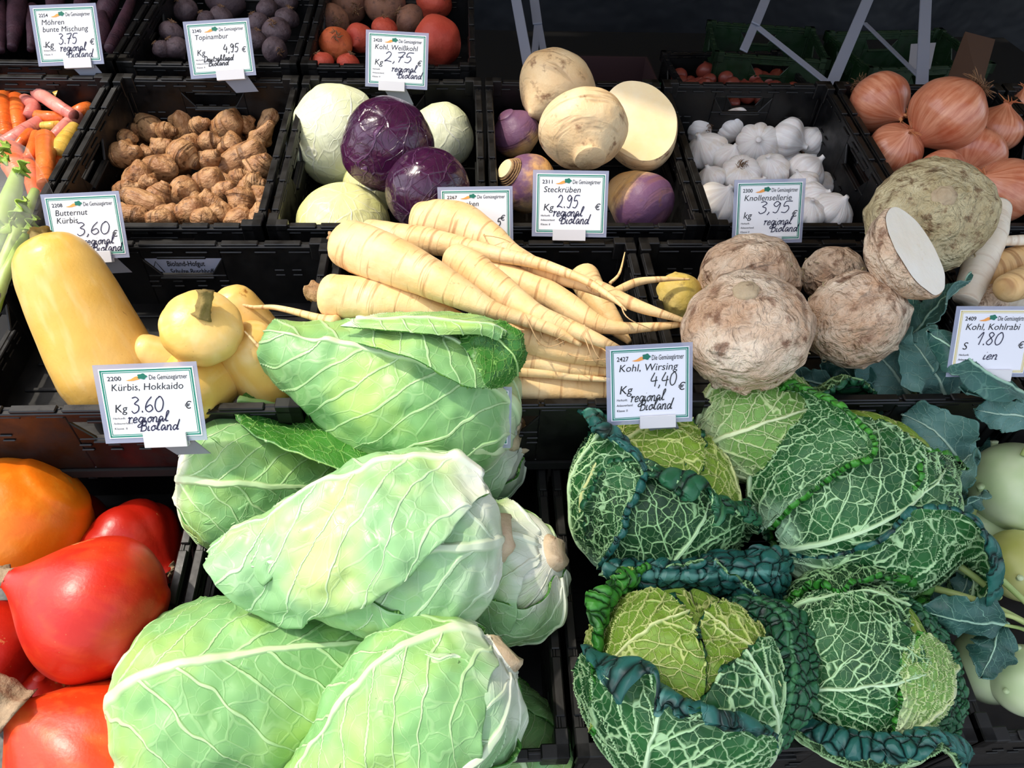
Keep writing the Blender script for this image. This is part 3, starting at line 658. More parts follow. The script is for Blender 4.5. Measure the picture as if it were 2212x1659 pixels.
M_CARV = spotty('purple_carrot_skin', '#3a2430', '#543440', '#1c1018', 70, .55, (.56, .7), 120, .4, .4, 150)
M_ROOTLET = flat('thin_rootlet', '#cfa878', .7)

# ================================================================ vegetables: builders (all along local +z, centred)
def turned(L, R, pf, n=40, m=48, ribs=0, rib=0.0, lump=0.0, ls=20, seed=0, bend=0.0, fine=0.0, fs=80, rexp=1.0):
    """surface of revolution with ribs, lumps and a bend; returns grid points and uv"""
    t = np.linspace(0, 1, n); t = .5-.5*np.cos(PI*t); r = np.maximum(prof(pf, t), 0)*R; r[0] = max(r[0], R*.004); r[-1] = max(r[-1], R*.004)
    a = np.linspace(0, 2*PI, m, endpoint=False)
    k = 1 + (rib*(np.abs(np.cos(ribs*a/2))**rexp - .6) if ribs else 0*a)
    kk = 1 + (k[None, :]-1)*np.clip(np.sin(PI*t)*1.3, 0, 1)[:, None]
    x = r[:, None]*np.cos(a)*kk; y = r[:, None]*np.sin(a)*kk; z = np.repeat(((t-.5)*L)[:, None], m, 1)
    P = np.stack([x, y, z], -1)
    if lump: P = P*(1 + lump*vn(P, ls, seed, 2))[..., None]
    if fine: P = P*(1 + fine*vn(P, fs, seed+5, 2))[..., None]
    if bend: P[..., 0] += bend*L*(1-(2*t-1)**2)[:, None]
    uv = np.stack(np.meshgrid(a/(2*PI), t), -1)[..., :2]
    return P, uv.reshape(-1, 2)
def body(name, P, uv, mat, M=None, parent=None):
    V, Fc = grid(P, True, (True, True)); return mk(name, V, Fc, mat, parent, M, uv=uv)
def spot(px, py, row, h, axis, hint=(1, .05, 0.1)):
    p, z = at(px, py, row, h); return frame(p, cd(*axis), cd(*hint)), z/F
def stem_part(parent, base, direc, L, R, mat=M_CORK, name='stem', seed=0, flare=1.5):
    d = nrm(direc); side = nrm(np.cross(d, [.3, .8, .5])); t = np.linspace(0, 1, 14)
    C = np.array(base)[None] + d*(t*L)[:, None] + side*(.18*L*t*t)[:, None]
    r = R*(1 + (flare-1)*np.exp(-t*7) + .25*np.exp(-(1-t)*9))
    P = tube(C, r, 20); a = np.linspace(0, 2*PI, 20, endpoint=False)
    cen = C[:, None, :]; P = cen + (P-cen)*(1+.16*np.cos(5*a+seed)[None, :, None]) ; P = P + (P-cen)*(.25*vn(P, 1.2/R, seed, 2))[..., None]
    V, Fc = grid(P, True, (True, True)); return mk(name, V, Fc, mat, parent)
ORD = ['first', 'second', 'third', 'fourth', 'fifth', 'sixth', 'seventh', 'eighth', 'ninth', 'tenth', 'eleventh', 'twelfth']

# ---------------- squashes of the front left crate
HOK = [(0, .0), (.02, .28), (.10, .61), (.26, .91), (.42, 1), (.60, .90), (.76, .64), (.88, .36), (.95, .21), (1, .14)]
def hokkaido(px, py, h, axis, Rpx, Lk, mat, label, stem=None, rib=.012, seed=0, lump=.02):
    M, s = spot(px, py, 1, h, axis); R = Rpx*s; L = R*2*Lk
    P, uv = turned(L, R, HOK, 56, 72, 10, rib, lump, 12, seed); o = body('hokkaido_squash', P, uv, mat, M); tag(o, label, 'squash', 'squashes in the front left crate')
    if stem: stem_part(o, (0, 0, L*.47), (stem[2], stem[3], 1), stem[0]*s, stem[1]*s, M_CORK, 'stem', seed)
    return o, s, R, L
hokkaido(130, 1150, -.105, (.2, .5, .6), 105, .95, M_DRED, 'dark red squash peeping out between the orange squash and the crate wall', seed=8)
o, s, R, L = hokkaido(28, 1142, -.012, (-.75, -.75, .05), 150, 1.03, M_ORG, 'bright orange squash with two pale warts at the left edge', seed=1, lump=.008, rib=0)
for px, py in ((53, 1042), (86, 1044)):
    d = RT*(px-CX)/F + UP*(CY-py)/F + FW; c = np.array(o.matrix_world.translation); b = d.dot(d); q = EYE-c
    dis = d.dot(q)**2-b*(q.dot(q)-(R*1.0)**2); tt = (-d.dot(q)-math.sqrt(max(dis, 0)))/b; p = Vector(EYE+d*tt)
    ring = np.linspace(0, 2*PI, 16, endpoint=False); m = MB()
    nl = np.array(o.matrix_world.inverted() @ p); nn = nrm(nl); xx = nrm(np.cross(nn, [0, .2, 1])); yy = np.cross(nn, xx)
    m.tube([nl*.97+xx*6*s*math.cos(a)+yy*8*s*math.sin(a)+nn*.003 for a in np.append(ring, ring[0])], 3*s, 6); m.build('wart', M_WART, o, smooth=True)
hokkaido(292, 1205, -.065, (.80, -.25, .30), 122, .86, M_DRED, 'deep red ribbed squash with a corky scar, lying at the crate wall', (8, 15, 0, 0), .05, 3, .035)
hokkaido(187, 1306, .045, (-.93, .42, .22), 158, 1.05, M_RED, 'large glossy red squash on top of the pile, pointing left', (34, 17, -.3, .2), .01, 4)
hokkaido(-45, 1405, -.06, (-.4, .6, .5), 120, .95, M_DRED, 'dark red squash mostly hidden under the orange one at the left edge', seed=5)
hokkaido(85, 1500, -.11, (.3, .6, .5), 85, .95, M_RED, 'red squash deep in the gap under the large glossy squash', seed=6)
hokkaido(178, 1630, .0, (-.66, .68, .32), 178, .98, M_RORG, 'orange red squash with a thick corky stalk in the bottom left corner', (98, 40, -.15, .1), .03, 7, .03)
# ---------------- butternuts
BIG = [(0, 0), (.02, .36), (.08, .74), (.2, .98), (.32, 1), (.5, .95), (.7, .87), (.85, .76), (.93, .60), (.98, .34), (1, .08)]
def butternut(px, py, h, axis, Rpx, Lpx, pf, label, stem=None, seed=0, ribs=0, bend=0.0, ends=None):
    M, s = spot(px, py, 2, h, axis)
    if ends:
        (q_, z0), (t_, z1) = at(*ends[0][:2], 2, 0), at(*ends[1][:2], 2, ends[1][2]); b_ = np.array([q_[0], row_o(2)[1], row_o(2)[2]])+row_d(2)*ends[0][2]+row_n(2)*ends[0][3]; M = frame((b_+t_)/2, t_-b_, cd(.3, 0, 1)); s = (z0+z1)/2/F; Lpx = np.linalg.norm(t_-b_)/s
    P, uv = turned(Lpx*s, Rpx*s, pf, 56, 64, ribs, .03 if ribs else 0, .018, 12, seed, bend)
    o = body('butternut_squash', P, uv, M_BUT, M); tag(o, label, 'squash', 'butternut squashes')
    if stem: stem_part(o, (0, 0, Lpx*s*.48), (stem[2], stem[3], 1), stem[0]*s, stem[1]*s, M_WOOD, 'stem', seed)
    return o
butternut(155, 735, .045, (-.24, .90, .36), 114, 510, BIG, 'tall pale yellow butternut squash standing at the left edge', (16, 20, 0, 0), 1, ends=((182, 890, .075, -.085), (86, 506, .085)))
SB = [(0, .0), (.02, .25), (.1, .52), (.25, .64), (.42, .72), (.58, .92), (.74, 1), (.88, .84), (.96, .5), (.99, .25), (1, .1)]
butternut(436, 728, .045, (.34, .40, .85), 84, 190, SB, 'small butternut with its woody stalk facing the viewer, topmost of the heap', (56, 13, .25, .9), 2, 10)
butternut(536, 705, .0, (-.4, .75, .3), 60, 190, BIG, 'butternut behind the one with the stalk, against the crate wall', None, 3)
butternut(562, 785, .0, (-.25, .55, .55), 78, 190, BIG, 'butternut with brown scuffs lying beside the pointed cabbage', None, 4)
butternut(425, 830, .0, (-.1, -.35, .75), 80, 170, BIG, 'round-ended butternut half behind the price tag', None, 5)
butternut(352, 775, -.03, (-.6, .3, .3), 46, 140, BIG, 'butternut just showing between the tall squash and the heap', None, 6)
# ---------------- roots drawn along a path
def root_path(name, pts, row, mat, label, cat, group, rings=64, m=22, wob=.05, seed=0, crown=None, blunt=True, rootlets=0, flatten=0):
    """pts: (px, py, h, radius px); the thing's own axis is bent along the path"""
    W = []
    for px, py, h, r in pts:
        p, z = at(px, py, row, h); W.append([*p, r*z/F])
    W = np.array(W); c0 = W[:, :3].mean(0); d = nrm(W[0, :3]-W[-1, :3])
    M = frame(c0, d, cd(.1, .1, 1)); Mi = np.array(M.inverted())
    L = W.copy(); L[:, :3] = W[:, :3] @ Mi[:3, :3].T + Mi[:3, 3]
    S = spline(L, rings); C = S[:, :3]; R = np.maximum(S[:, 3], .0004)
    if blunt:                                                   # rounded shoulder at the thick end
        k = 7; t0 = nrm(C[0]-C[1]); q = np.linspace(PI/2, .12, k)[::-1][:-1] if False else np.linspace(.12, PI/2, k)[:-1]
        Cc = np.array([C[0]+t0*R[0]*.62*math.cos(b) for b in q]); Rc = np.array([R[0]*math.sin(b)**.75 for b in q])
        C = np.vstack([Cc, C]); R = np.concatenate([Rc, R])
    P = tube(C, R, m); cen = C[:, None, :]
    P = P + (P-cen)*(wob*vn(P, 45, seed, 2))[..., None]
    zz = np.linspace(0, 1, len(C)); a = np.arange(m)/m
    o = mk(name, *grid(P, True, (True, True)), mat, None, M, uv=np.stack(np.meshgrid(a, zz), -1).reshape(-1, 2)); tag(o, label, cat, group)
    rnd = random.Random(seed)
    if crown:
        t0 = nrm(C[6]-C[10]) if blunt else nrm(C[0]-C[3]); stem_part(o, C[0]-t0*R[6]*.2, t0+np.array([0, .1, .1]), crown[0]*W[0, 3]/pts[0][3], crown[1]*W[0, 3]/pts[0][3], crown[2] if len(crown) > 2 else M_PARSC, 'crown', seed, 1.3)
    for q in range(rootlets):
        i = rnd.randint(len(C)//3, len(C)-4); b = rnd.random()*2*PI; j = int(b/(2*PI)*m) % m; p = P[i, j]; nn = nrm(p-C[i]); tt = nrm(C[min(i+2, len(C)-1)]-C[i-1])
        l = rnd.uniform(.025, .06); w = np.linspace(0, 1, 10)[:, None]
        cur = p - nn*.001 + tt*l*w + nn*(.010*np.sin(w*PI*rnd.uniform(.6, 1.3))) + np.cross(tt, nn)*(l*.25*np.sin(w*4+b))
        mm = MB(); mm.tube(cur, np.linspace(.0009, .0003, 10), 5); mm.build('rootlet', M_ROOTLET, o, smooth=True)
    return o
PG = 'parsnips heaped in the middle crate'
def parsnip(pts, label, seed, **k): return root_path('parsnip', pts, 2, M_PARS, label, 'parsnip', PG, seed=seed, **k)
parsnip([(1118, 838, -.005, 30), (1200, 838, -.005, 32), (1300, 842, -.005, 27), (1380, 848, -.01, 14)], 'thick parsnip at the very bottom of the heap, along the front rim', 1, rootlets=2)
parsnip([(1080, 800, .012, 12), (1180, 806, .02, 11), (1250, 815, .02, 8), (1330, 822, .02, 4)], 'thin parsnip second from the bottom of the heap', 2)
parsnip([(1085, 768, .022, 22), (1170, 785, .025, 19), (1250, 797, .025, 15), (1340, 806, .02, 8)], 'parsnip third from the bottom of the heap', 3)
parsnip([(1085, 712, .040, 34), (1150, 735, .042, 34), (1230, 757, .042, 29), (1320, 775, .035, 19), (1400, 790, .02, 6)], 'stout parsnip emerging from under the dark cabbage leaf', 4)
parsnip([(1262, 600, -.01, 34), (1290, 650, -.01, 30), (1330, 705, -.015, 20), (1360, 740, -.02, 6)], 'parsnip with a round shoulder standing at the back of the heap', 5)
parsnip([(1050, 590, .040, 34), (1120, 612, .043, 32), (1200, 645, .045, 31), (1270, 690, .045, 24), (1330, 708, .042, 15), (1410, 706, .04, 10), (1478, 700, .042, 6)], 'parsnip whose orange tail curls towards the celeriac', 6)
parsnip([(720, 640, .060, 50), (790, 648, .060, 49), (890, 668, .058, 41), (990, 700, .052, 26), (1080, 730, .045, 12)], 'broad parsnip with a brown crown, lowest on the left of the heap', 7, crown=(34, 17))
parsnip([(915, 482, .045, 48), (985, 488, .047, 52), (1055, 520, .05, 40), (1110, 556, .052, 27), (1190, 590, .055, 20), (1290, 622, .058, 17), (1380, 662, .055, 13), (1482, 694, .05, 5)], 'plump pear-shaped parsnip in front of the half hidden price tag', 8, rootlets=3)
parsnip([(800, 508, .050, 34), (880, 516, .055, 32), (960, 527, .060, 27), (1060, 547, .066, 18), (1160, 568, .071, 13), (1260, 604, .075, 9), (1320, 642, .075, 6), (1353, 671, .07, 2)], 'slender parsnip running from behind the biggest one across the top', 9, rootlets=2)
parsnip([(985, 560, .075, 34), (1030, 590, .078, 39), (1095, 640, .078, 34), (1160, 682, .076, 25), (1230, 708, .072, 19), (1300, 738, .068, 13), (1345, 755, .06, 5)], 'parsnip lying in the middle of the heap with a blunt shoulder', 10, rootlets=3)
parsnip([(755, 530, .090, 54), (825, 556, .095, 55), (910, 592, .096, 47), (990, 632, .094, 35), (1060, 668, .088, 21), (1130, 690, .08, 15), (1200, 715, .072, 13), (1255, 745, .06, 5)], 'biggest parsnip on top of the left of the heap with hairy rootlets', 11, crown=(38, 9), rootlets=8, wob=.04)
parsnip([(1325, 632, .03, 9), (1375, 610, .035, 9), (1430, 603, .035, 6), (1490, 603, .035, 2)], 'thin curved root tip reaching over to the yellow celeriac', 12, blunt=False)
parsnip([(1318, 612, .02, 4), (1338, 590, .025, 3), (1350, 545, .035, 1)], 'dark wiry root end sticking up behind the heap', 13, blunt=False)
parsnip([(720, 700, .05, 22), (690, 688, .05, 10), (600, 665, .035, 6), (545, 663, .035, 4), (500, 652, .04, 2.5), (458, 637, .045, 1)], 'parsnip whose long thin tail reaches left over the butternuts', 14)
parsnip([(603, 800, .0, 6), (590, 785, .02, 6), (565, 755, .045, 4.5), (528, 715, .06, 1.5)], 'thin root tail lying down the butternut beside the pointed cabbage', 15)
# ---------------- Jerusalem artichokes
TV = []
for q, (L, R, kn, sd) in enumerate(((2.6, 1, 3, 1), (1.9, 1, 4, 2), (3.2, .9, 4, 3), (1.5, 1, 5, 4), (2.2, 1, 2, 5), (1.7, 1, 3, 6), (2.8, 1.0, 5, 7))):
    pf = [(0, 0), (.03, .4), (.15, .85), (.35, 1), (.6, .92), (.78, .62), (.92, .42), (.98, .3), (1, .05)] if q % 2 == 0 else [(0, 0), (.04, .5), (.2, .9), (.45, 1), (.7, .95), (.9, .6), (.98, .3), (1, .05)]
    P, uv = turned(L, R, pf, 26, 28, 0, 0, .12, .9, sd, .06*(q % 3-1)); rs = random.Random(sd)
    for _ in range(kn):
        zc = rs.uniform(-.35, .4)*L; a = rs.random()*6.28; c = np.array([math.cos(a)*R*.9, math.sin(a)*R*.9, zc]); w = rs.uniform(.28, .45)
        d2 = ((P-c)**2).sum(-1); P = P + (nrm(c*[1, 1, .3]))*(rs.uniform(.25, .5)*np.exp(-d2/w**2))[..., None]
    P = P*(1+.03*np.sin(P[..., 2:3]*9+sd))*.02; V, Fc = grid(P, True, (True, True)); o = mk('jerusalem_artichoke', V, Fc, M_TOPI, uv=uv); TV.append((o.data, L)); bpy.data.objects.remove(o)
TOPI = [(268, 258, 26, 12, -20), (321, 276, 42, 25, -45), (284, 283, 22, 20, 10), (398, 268, 48, 24, 88), (434, 272, 26, 20, 20), (492, 270, 36, 28, 15), (534, 268, 22, 20, 40), (578, 262, 32, 16, 55), (362, 285, 24, 20, 0),
 (278, 303, 26, 22, 0), (270, 334, 34, 27, 10), (316, 329, 20, 14, -10), (352, 318, 24, 21, 20), (400, 340, 38, 33, -30), (412, 312, 22, 18, 0), (456, 308, 24, 22, 0), (455, 342, 24, 20, 30), (497, 312, 26, 22, 20), (560, 300, 44, 20, 42), (520, 342, 58, 26, 28),
 (347, 366, 44, 26, -12), (297, 379, 32, 25, 20), (276, 408, 30, 18, 10), (345, 421, 30, 27, 60), (405, 420, 38, 33, -30), (452, 392, 32, 27, 10), (520, 385, 28, 20, 20), (562, 358, 30, 26, 40), (550, 398, 24, 22, 0), (486, 412, 28, 22, 30), (566, 424, 20, 24, 60), (322, 396, 20, 18, 0),
 (526, 430, 36, 28, 85), (318, 440, 60, 23, -22), (362, 462, 26, 20, 0), (414, 456, 32, 27, 20), (288, 466, 34, 18, -10), (476, 466, 28, 22, 15), (516, 470, 30, 22, 10), (440, 474, 26, 20, 0), (345, 474, 30, 18, 0), (560, 466, 26, 22, 30), (458, 440, 28, 23, -10)]
tbands = [(0, 292, 'back row'), (292, 350, 'second row from the back'), (350, 428, 'middle rows'), (428, 600, 'front row along the rim')]
for b0, b1, bn in tbands:
    its = sorted([t for t in TOPI if b0 <= t[1] < b1])
    for k, (px, py, hl, hw, ang) in enumerate(its):
        u = (px+py*3+hl) % len(TV); me, Lu = TV[u]; a = math.radians(ang)
        f_ = (490-py)/230.0; h = -.022-.055*f_ + .008*math.sin(px*1.7)
        M, s = spot(px, py, 3, h, (math.cos(a), math.sin(a), .25+.3*math.sin(px)), (.2, .3, 1))
        o = mobj('jerusalem_artichoke', me, None, M @ Matrix.Diagonal((hw*s*51, hw*s*51, hl*2.1*s/Lu*50, 1)))
        sh = 'long' if hl > 1.7*hw else ('plump' if hw > 26 else ('small' if hw < 19 else 'knobby'))
        tag(o, '%s brown Jerusalem artichoke, %s from the left in the %s' % (sh, ORD[k], bn), 'tuber', 'Jerusalem artichokes')
for px, py, hl, hw, ang, lab in ((455, 441, 20, 17, 150, 'cut'),):
    pass
rs = random.Random(5)
for k in range(22):                                            # tubers of the layer below, showing in the gaps
    px = 290+(k % 6)*52+rs.uniform(-8, 8); py = 300+(k//6)*52; me, Lu = TV[k % len(TV)]; a = rs.random()*3
    M, s = spot(px, py, 3, -.062-.055*(490-py)/230, (math.cos(a), math.sin(a), .1), (.2, .3, 1)); q = 26*s*50
    tag(mobj('jerusalem_artichoke', me, None, M @ Matrix.Diagonal((q, q, q, 1))), 'Jerusalem artichoke of the lower layer glimpsed between the others', 'tuber', 'Jerusalem artichokes underneath')
# ---------------- round cabbages
CAB = [(0, .10), (.03, .34), (.12, .68), (.3, .95), (.5, 1), (.7, .93), (.88, .66), (.96, .40), (1, .03)]
def cabbage(px, py, h, axis, Rpx, k, mat, label, seed):
    M, s = spot(px, py, 3, h, axis); R = Rpx*s; P, uv = turned(2*R*k, R, CAB, 60, 80, 0, 0, .03, 14, seed); n = len(P)
    a = np.linspace(0, 2*PI, 80, endpoint=False); t = uv[:, 1].reshape(n, 80)
    for q in range(4):                                         # overlapping leaf margins
        edge = .35+.25*np.sin(a*1.0+q*1.7+seed)+.1*np.sin(3*a+seed*2); d = t-edge[None]-.14*q+.15
        P = P*(1-.014*(1/(1+np.exp(-d*90))))[..., None]
    o = body('red_cabbage' if mat is M_REDC else 'white_cabbage', P, uv, mat, M); tag(o, label, 'cabbage', 'round cabbages')
    stem_part(o, (0, 0, -R*k*.93), (0, .05, -1), R*.12, R*.16, M_CELCUT, 'stalk', seed, 1.1)
    return o
cabbage(728, 290, -.045, (.2, .75, .45), 100, 1.10, M_WHITE, 'large white cabbage at the back left of the cabbage crate', 1)
cabbage(956, 292, -.055, (-.3, .85, .3), 68, 1.06, M_WHITE, 'smaller white cabbage behind the right of the red ones', 2)
cabbage(742, 486, -.045, (.1, .6, .75), 102, .86, M_YELW, 'yellowish white cabbage at the front left of the cabbage crate', 3)
cabbage(838, 312, .035, (.35, .65, .55), 101, 1.02, M_REDC, 'dark red cabbage topmost in the cabbage crate', 4)
cabbage(922, 414, .03, (-.4, -.75, .62), 91, 1.0, M_REDC, 'dark red cabbage in front, with its stalk end towards the viewer', 5)
cabbage(800, 400, -.09, (.1, .6, .75), 60, 1.0, M_YELW, 'pale yellow green cabbage low between the white and red ones', 6)
# ---------------- swedes
SW = [(0, .06), (.03, .14), (.1, .36), (.25, .78), (.45, 1), (.65, .97), (.8, .78), (.9, .52), (.96, .38), (1, .34)]
def swede(px, py, h, axis, Rpx, k, mat, label, seed, crown=True, pf=SW, rib=0):
    M, s = spot(px, py, 3, h, axis); R = Rpx*s; P, uv = turned(2*R*k, R, pf, 56, 60, 0, 0, .05, 14, seed, 0, .012, 60)
    o = body('swede', P, uv, mat, M); tag(o, label, 'swede', 'swedes in the third row')
    if crown:
        m = MB()
        for i in range(4):
            z = R*k*(.80+.06*i); rr = R*(.50-.045*i); C = [(rr*math.cos(b)*(1+.04*math.sin(3*b+i)), rr*math.sin(b), z) for b in np.linspace(0, 2*PI, 30)]; m.tube(C, R*.035, 6)
        m.build('leaf_scar_rings', M_PARSC, o, smooth=True)
        m = MB(); m.tube([(0, 0, R*k*.9), (0, 0, R*k*1.06)], R*.33, 24); m.build('cut_crown', M_FLESH, o)
    return o
swede(1200, 196, .0, (.55, .62, -.3), 86, .98, M_SWEDE, 'tan swede at the very top of the swede heap', 1, False)
swede(1116, 292, -.055, (-.4, .55, .55), 53, 1.0, M_SWP, 'purple and orange swede at the back left of the swede crate', 2, False)
o = swede(1142, 398, -.03, (-.72, .30, .62), 62, 1.10, M_SWP2, 'purple swede with a pale cut crown facing left', 3)
swede(1374, 432, -.03, (.55, -.55, .35), 70, 1.12, M_SWP, 'tan swede with a purple end, right beside its price tag', 4, False, [(0, .1), (.05, .3), (.2, .62), (.4, .85), (.6, 1), (.78, .95), (.9, .72), (.97, .4), (1, .1)])
swede(1260, 276, .065, (.1, -.80, .45), 92, .99, M_SWEDE, 'big cream swede at the front of the heap with dark blemishes', 5, False)
M, s = spot(1378, 292, 3, .0, (-.12, .28, .95), (1, .3, 0)); R = 88*s        # halved swede, cut face to the viewer
P, uv = turned(R*1.2, R, [(0, .0), (.05, .3), (.25, .68), (.5, .9), (.8, 1), (.96, 1), (1, .98)], 40, 56, 0, 0, .04, 14, 9); P[..., 0] *= .86; P[..., 1] *= 1.14; P[-2:, :, 2] = P[-1, :, 2].mean()
o = body('halved_swede', P, uv, M_SWEDE, M); tag(o, 'halved swede showing its flat cream cut face', 'swede', 'swedes in the third row')
r_ = np.linspace(.02, 1, 14); ring = P[-1]; Q = np.array([ring*[k, k, 1]+[0, 0, .0012] for k in r_]); V, Fc = grid(Q, True, (True, False)); mk('cut_face', V, Fc, M_FLESH, o, smooth=False)
# ---------------- garlic
GV = []
for sd in range(4):
    P, uv = turned(2.0, 1.0, [(0, .05), (.02, .28), (.08, .58), (.22, .90), (.40, 1), (.56, .93), (.70, .70), (.80, .42), (.87, .22), (.93, .14), (1, .12)], 44, 84, 8+sd % 3, .10, .07, 1.3, sd, .03, 0, 80, .7)
    P[..., 2] *= .90; P = P*.027; o = body('garlic_bulb', P, uv, M_GAR); GV.append(o.data); bpy.data.objects.remove(o)
m = MB(); rs = random.Random(3)
for k in range(70):
    a = rs.random()*6.28; r0 = rs.uniform(.02, .26); r1 = r0*rs.uniform(.9, 1.5); z1 = rs.uniform(-.16, -.05)
    C = np.array([(r0*math.cos(a), r0*math.sin(a), .06), (r0*1.1*math.cos(a+.2), r0*1.1*math.sin(a+.2), -.03), (r1*math.cos(a+.5), r1*math.sin(a+.5), z1)]); m.tube(spline(C, 5), np.linspace(.016, .006, 5), 4)
m.V = [tuple(np.array(v_)*.027) for v_ in m.V]; o = m.build('root_tuft', M_FIBRE, smooth=True); ME_TUFT = o.data; bpy.data.objects.remove(o)
GAR = [(1506, 274, 30, (-.5, .3, -.6), 'at the back left, root tuft showing'), (1573, 270, 35, (-.6, .7, -.25), 'standing highest at the back, root disc to the right'), (1634, 276, 30, (.2, .6, .5), 'half hidden behind the one with a short stalk'), (1757, 300, 33, (.4, .6, .2), 'greyish, at the right of the back row'),
 (1520, 322, 40, (-.4, .5, .5), 'plump, left of the row below the back one'), (1635, 310, 40, (-.2, -.1, .9), 'with a short stalk pointing at the viewer'), (1705, 306, 40, (.8, -.4, .3), 'with its neck pointing lower right'), (1572, 338, 33, (.3, .5, .6), 'between the plump left one and the tufted one'),
 (1747, 364, 38, (.6, .5, .3), 'big and cream, beside the right crate wall'), (1662, 362, 34, (-.3, .4, .7), 'in the middle of the crate, above the price tag'), (1597, 380, 37, (.1, -.3, -.8), 'with its brown root tuft facing the viewer'), (1533, 382, 29, (-.3, .6, .4), 'small, at the left wall below the plump one'),
 (1729, 394, 30, (-.4, .6, .4), 'just right of the top of the price tag'), (1552, 432, 42, (.4, .45, .6), 'large and cream, at the front left'), (1764, 424, 30, (.6, .2, .5), 'yellowish, right of the price tag'), (1804, 450, 38, (.3, .4, .6), 'in the front right corner'), (1746, 455, 32, (0, .5, .7), 'low at the front, right beside the price tag'), (1640, 410, 32, (.1, .5, .6), 'mostly behind the price tag')]
for k, (px, py, r, ax, lab) in enumerate(GAR):
    h = -.055-.035*(460-py)/190; M, s = spot(px, py, 3, h, ax); q = r*s*1.14/.027
    o = mobj('garlic_bulb', GV[k % 4], None, M @ Matrix.Diagonal((q, q, q, 1))); tag(o, 'white garlic bulb, '+lab, 'garlic', 'garlic bulbs')
    t_ = mobj('root_tuft', ME_TUFT, o, None); t_.location = (0, 0, -.025)
rs = random.Random(9)
for k in range(16):
    px = 1535+(k % 5)*56+rs.uniform(-8, 8); py = 300+(k//5)*52; M, s = spot(px, py, 3, -.10-.035*(460-py)/190, (rs.uniform(-1, 1), rs.uniform(-1, 1), .4)); q = 33*s/.027
    tag(mobj('garlic_bulb', GV[k % 4], None, M @ Matrix.Diagonal((q, q, q, 1))), 'garlic bulb of the lower layer glimpsed between the upper ones', 'garlic', 'garlic bulbs underneath')
# ---------------- onions
ON = [(0, .02), (.02, .2), (.09, .5), (.25, .86), (.45, 1), (.65, .93), (.8, .66), (.89, .36), (.95, .19), (1, .12)]
def onion(px, py, h, ax, r, k, label, seed, neck=False, roots=False, row=3):
    M, s = spot(px, py, row, h, ax); R = r*s; L = 2*R*k; P, uv = turned(L, R, ON, 48, 56, 0, 0, .03, 14, seed); o = body('onion', P, uv, M_ONI, M); tag(o, label, 'onion', 'large golden onions')
    rr = random.Random(seed)
    if neck:
        m = MB()
        for i in range(9):
            a = rr.random()*6.28; C = [(R*.10*math.cos(a), R*.10*math.sin(a), L*.46), (R*.16*math.cos(a), R*.16*math.sin(a), L*.54), (R*rr.uniform(.2, .6)*math.cos(a+.4), R*rr.uniform(.2, .6)*math.sin(a+.4), L*rr.uniform(.54, .66))]
            m.tube(spline(C, 7), np.linspace(R*.05, R*.008, 7), 5)
        m.build('papery_neck', M_ONISKIN, o, smooth=True)
    if roots:
        m = MB()
        for i in range(90):
            a = rr.random()*6.28; r0 = R*rr.uniform(.0, .22); C = [(r0*math.cos(a), r0*math.sin(a), -L*.485), (r0*1.4*math.cos(a), r0*1.4*math.sin(a), -L*.52), (R*rr.uniform(.15, .55)*math.cos(a+.6), R*rr.uniform(.15, .55)*math.sin(a+.6), -L*rr.uniform(.46, .60))]
            m.tube(spline(C, 6), np.linspace(R*.016, R*.006, 6), 4)
        m.build('root_tuft', M_FIBRE, o, smooth=True)
    return o
onion(1901, 222, -.005, (.45, -.62, .45), 65, 1.0, 'golden onion at the back left of the onion crate with a dark skin patch', 1, True, True)
onion(2042, 250, .03, (-.65, -.65, -.35), 82, 1.0, 'biggest golden onion with a bristly root tuft, topmost of the pile', 2, True, True)
onion(1936, 320, -.02, (.1, .35, .85), 57, .98, 'golden onion in the second row at the left crate wall', 3, True)
onion(2150, 278, -.01, (.2, .8, .4), 56, .95, 'golden onion behind the biggest one on its right', 4, True)
onion(2100, 338, -.02, (-.5, -.75, .3), 66, .86, 'coppery onion with peeling skin under the biggest one', 5, True, True)
onion(2028, 388, -.02, (.4, -.4, .5), 62, .9, 'golden onion mostly hidden behind the large celeriac', 6, True)
onion(2165, 412, .01, (-.75, .3, .3), 70, .98, 'reddish onion at the front right of the onion crate', 7, True)
onion(2214, 222, -.02, (-.2, .8, .3), 34, 1.0, 'onion cut by the right picture edge, in the next crate', 8, True)
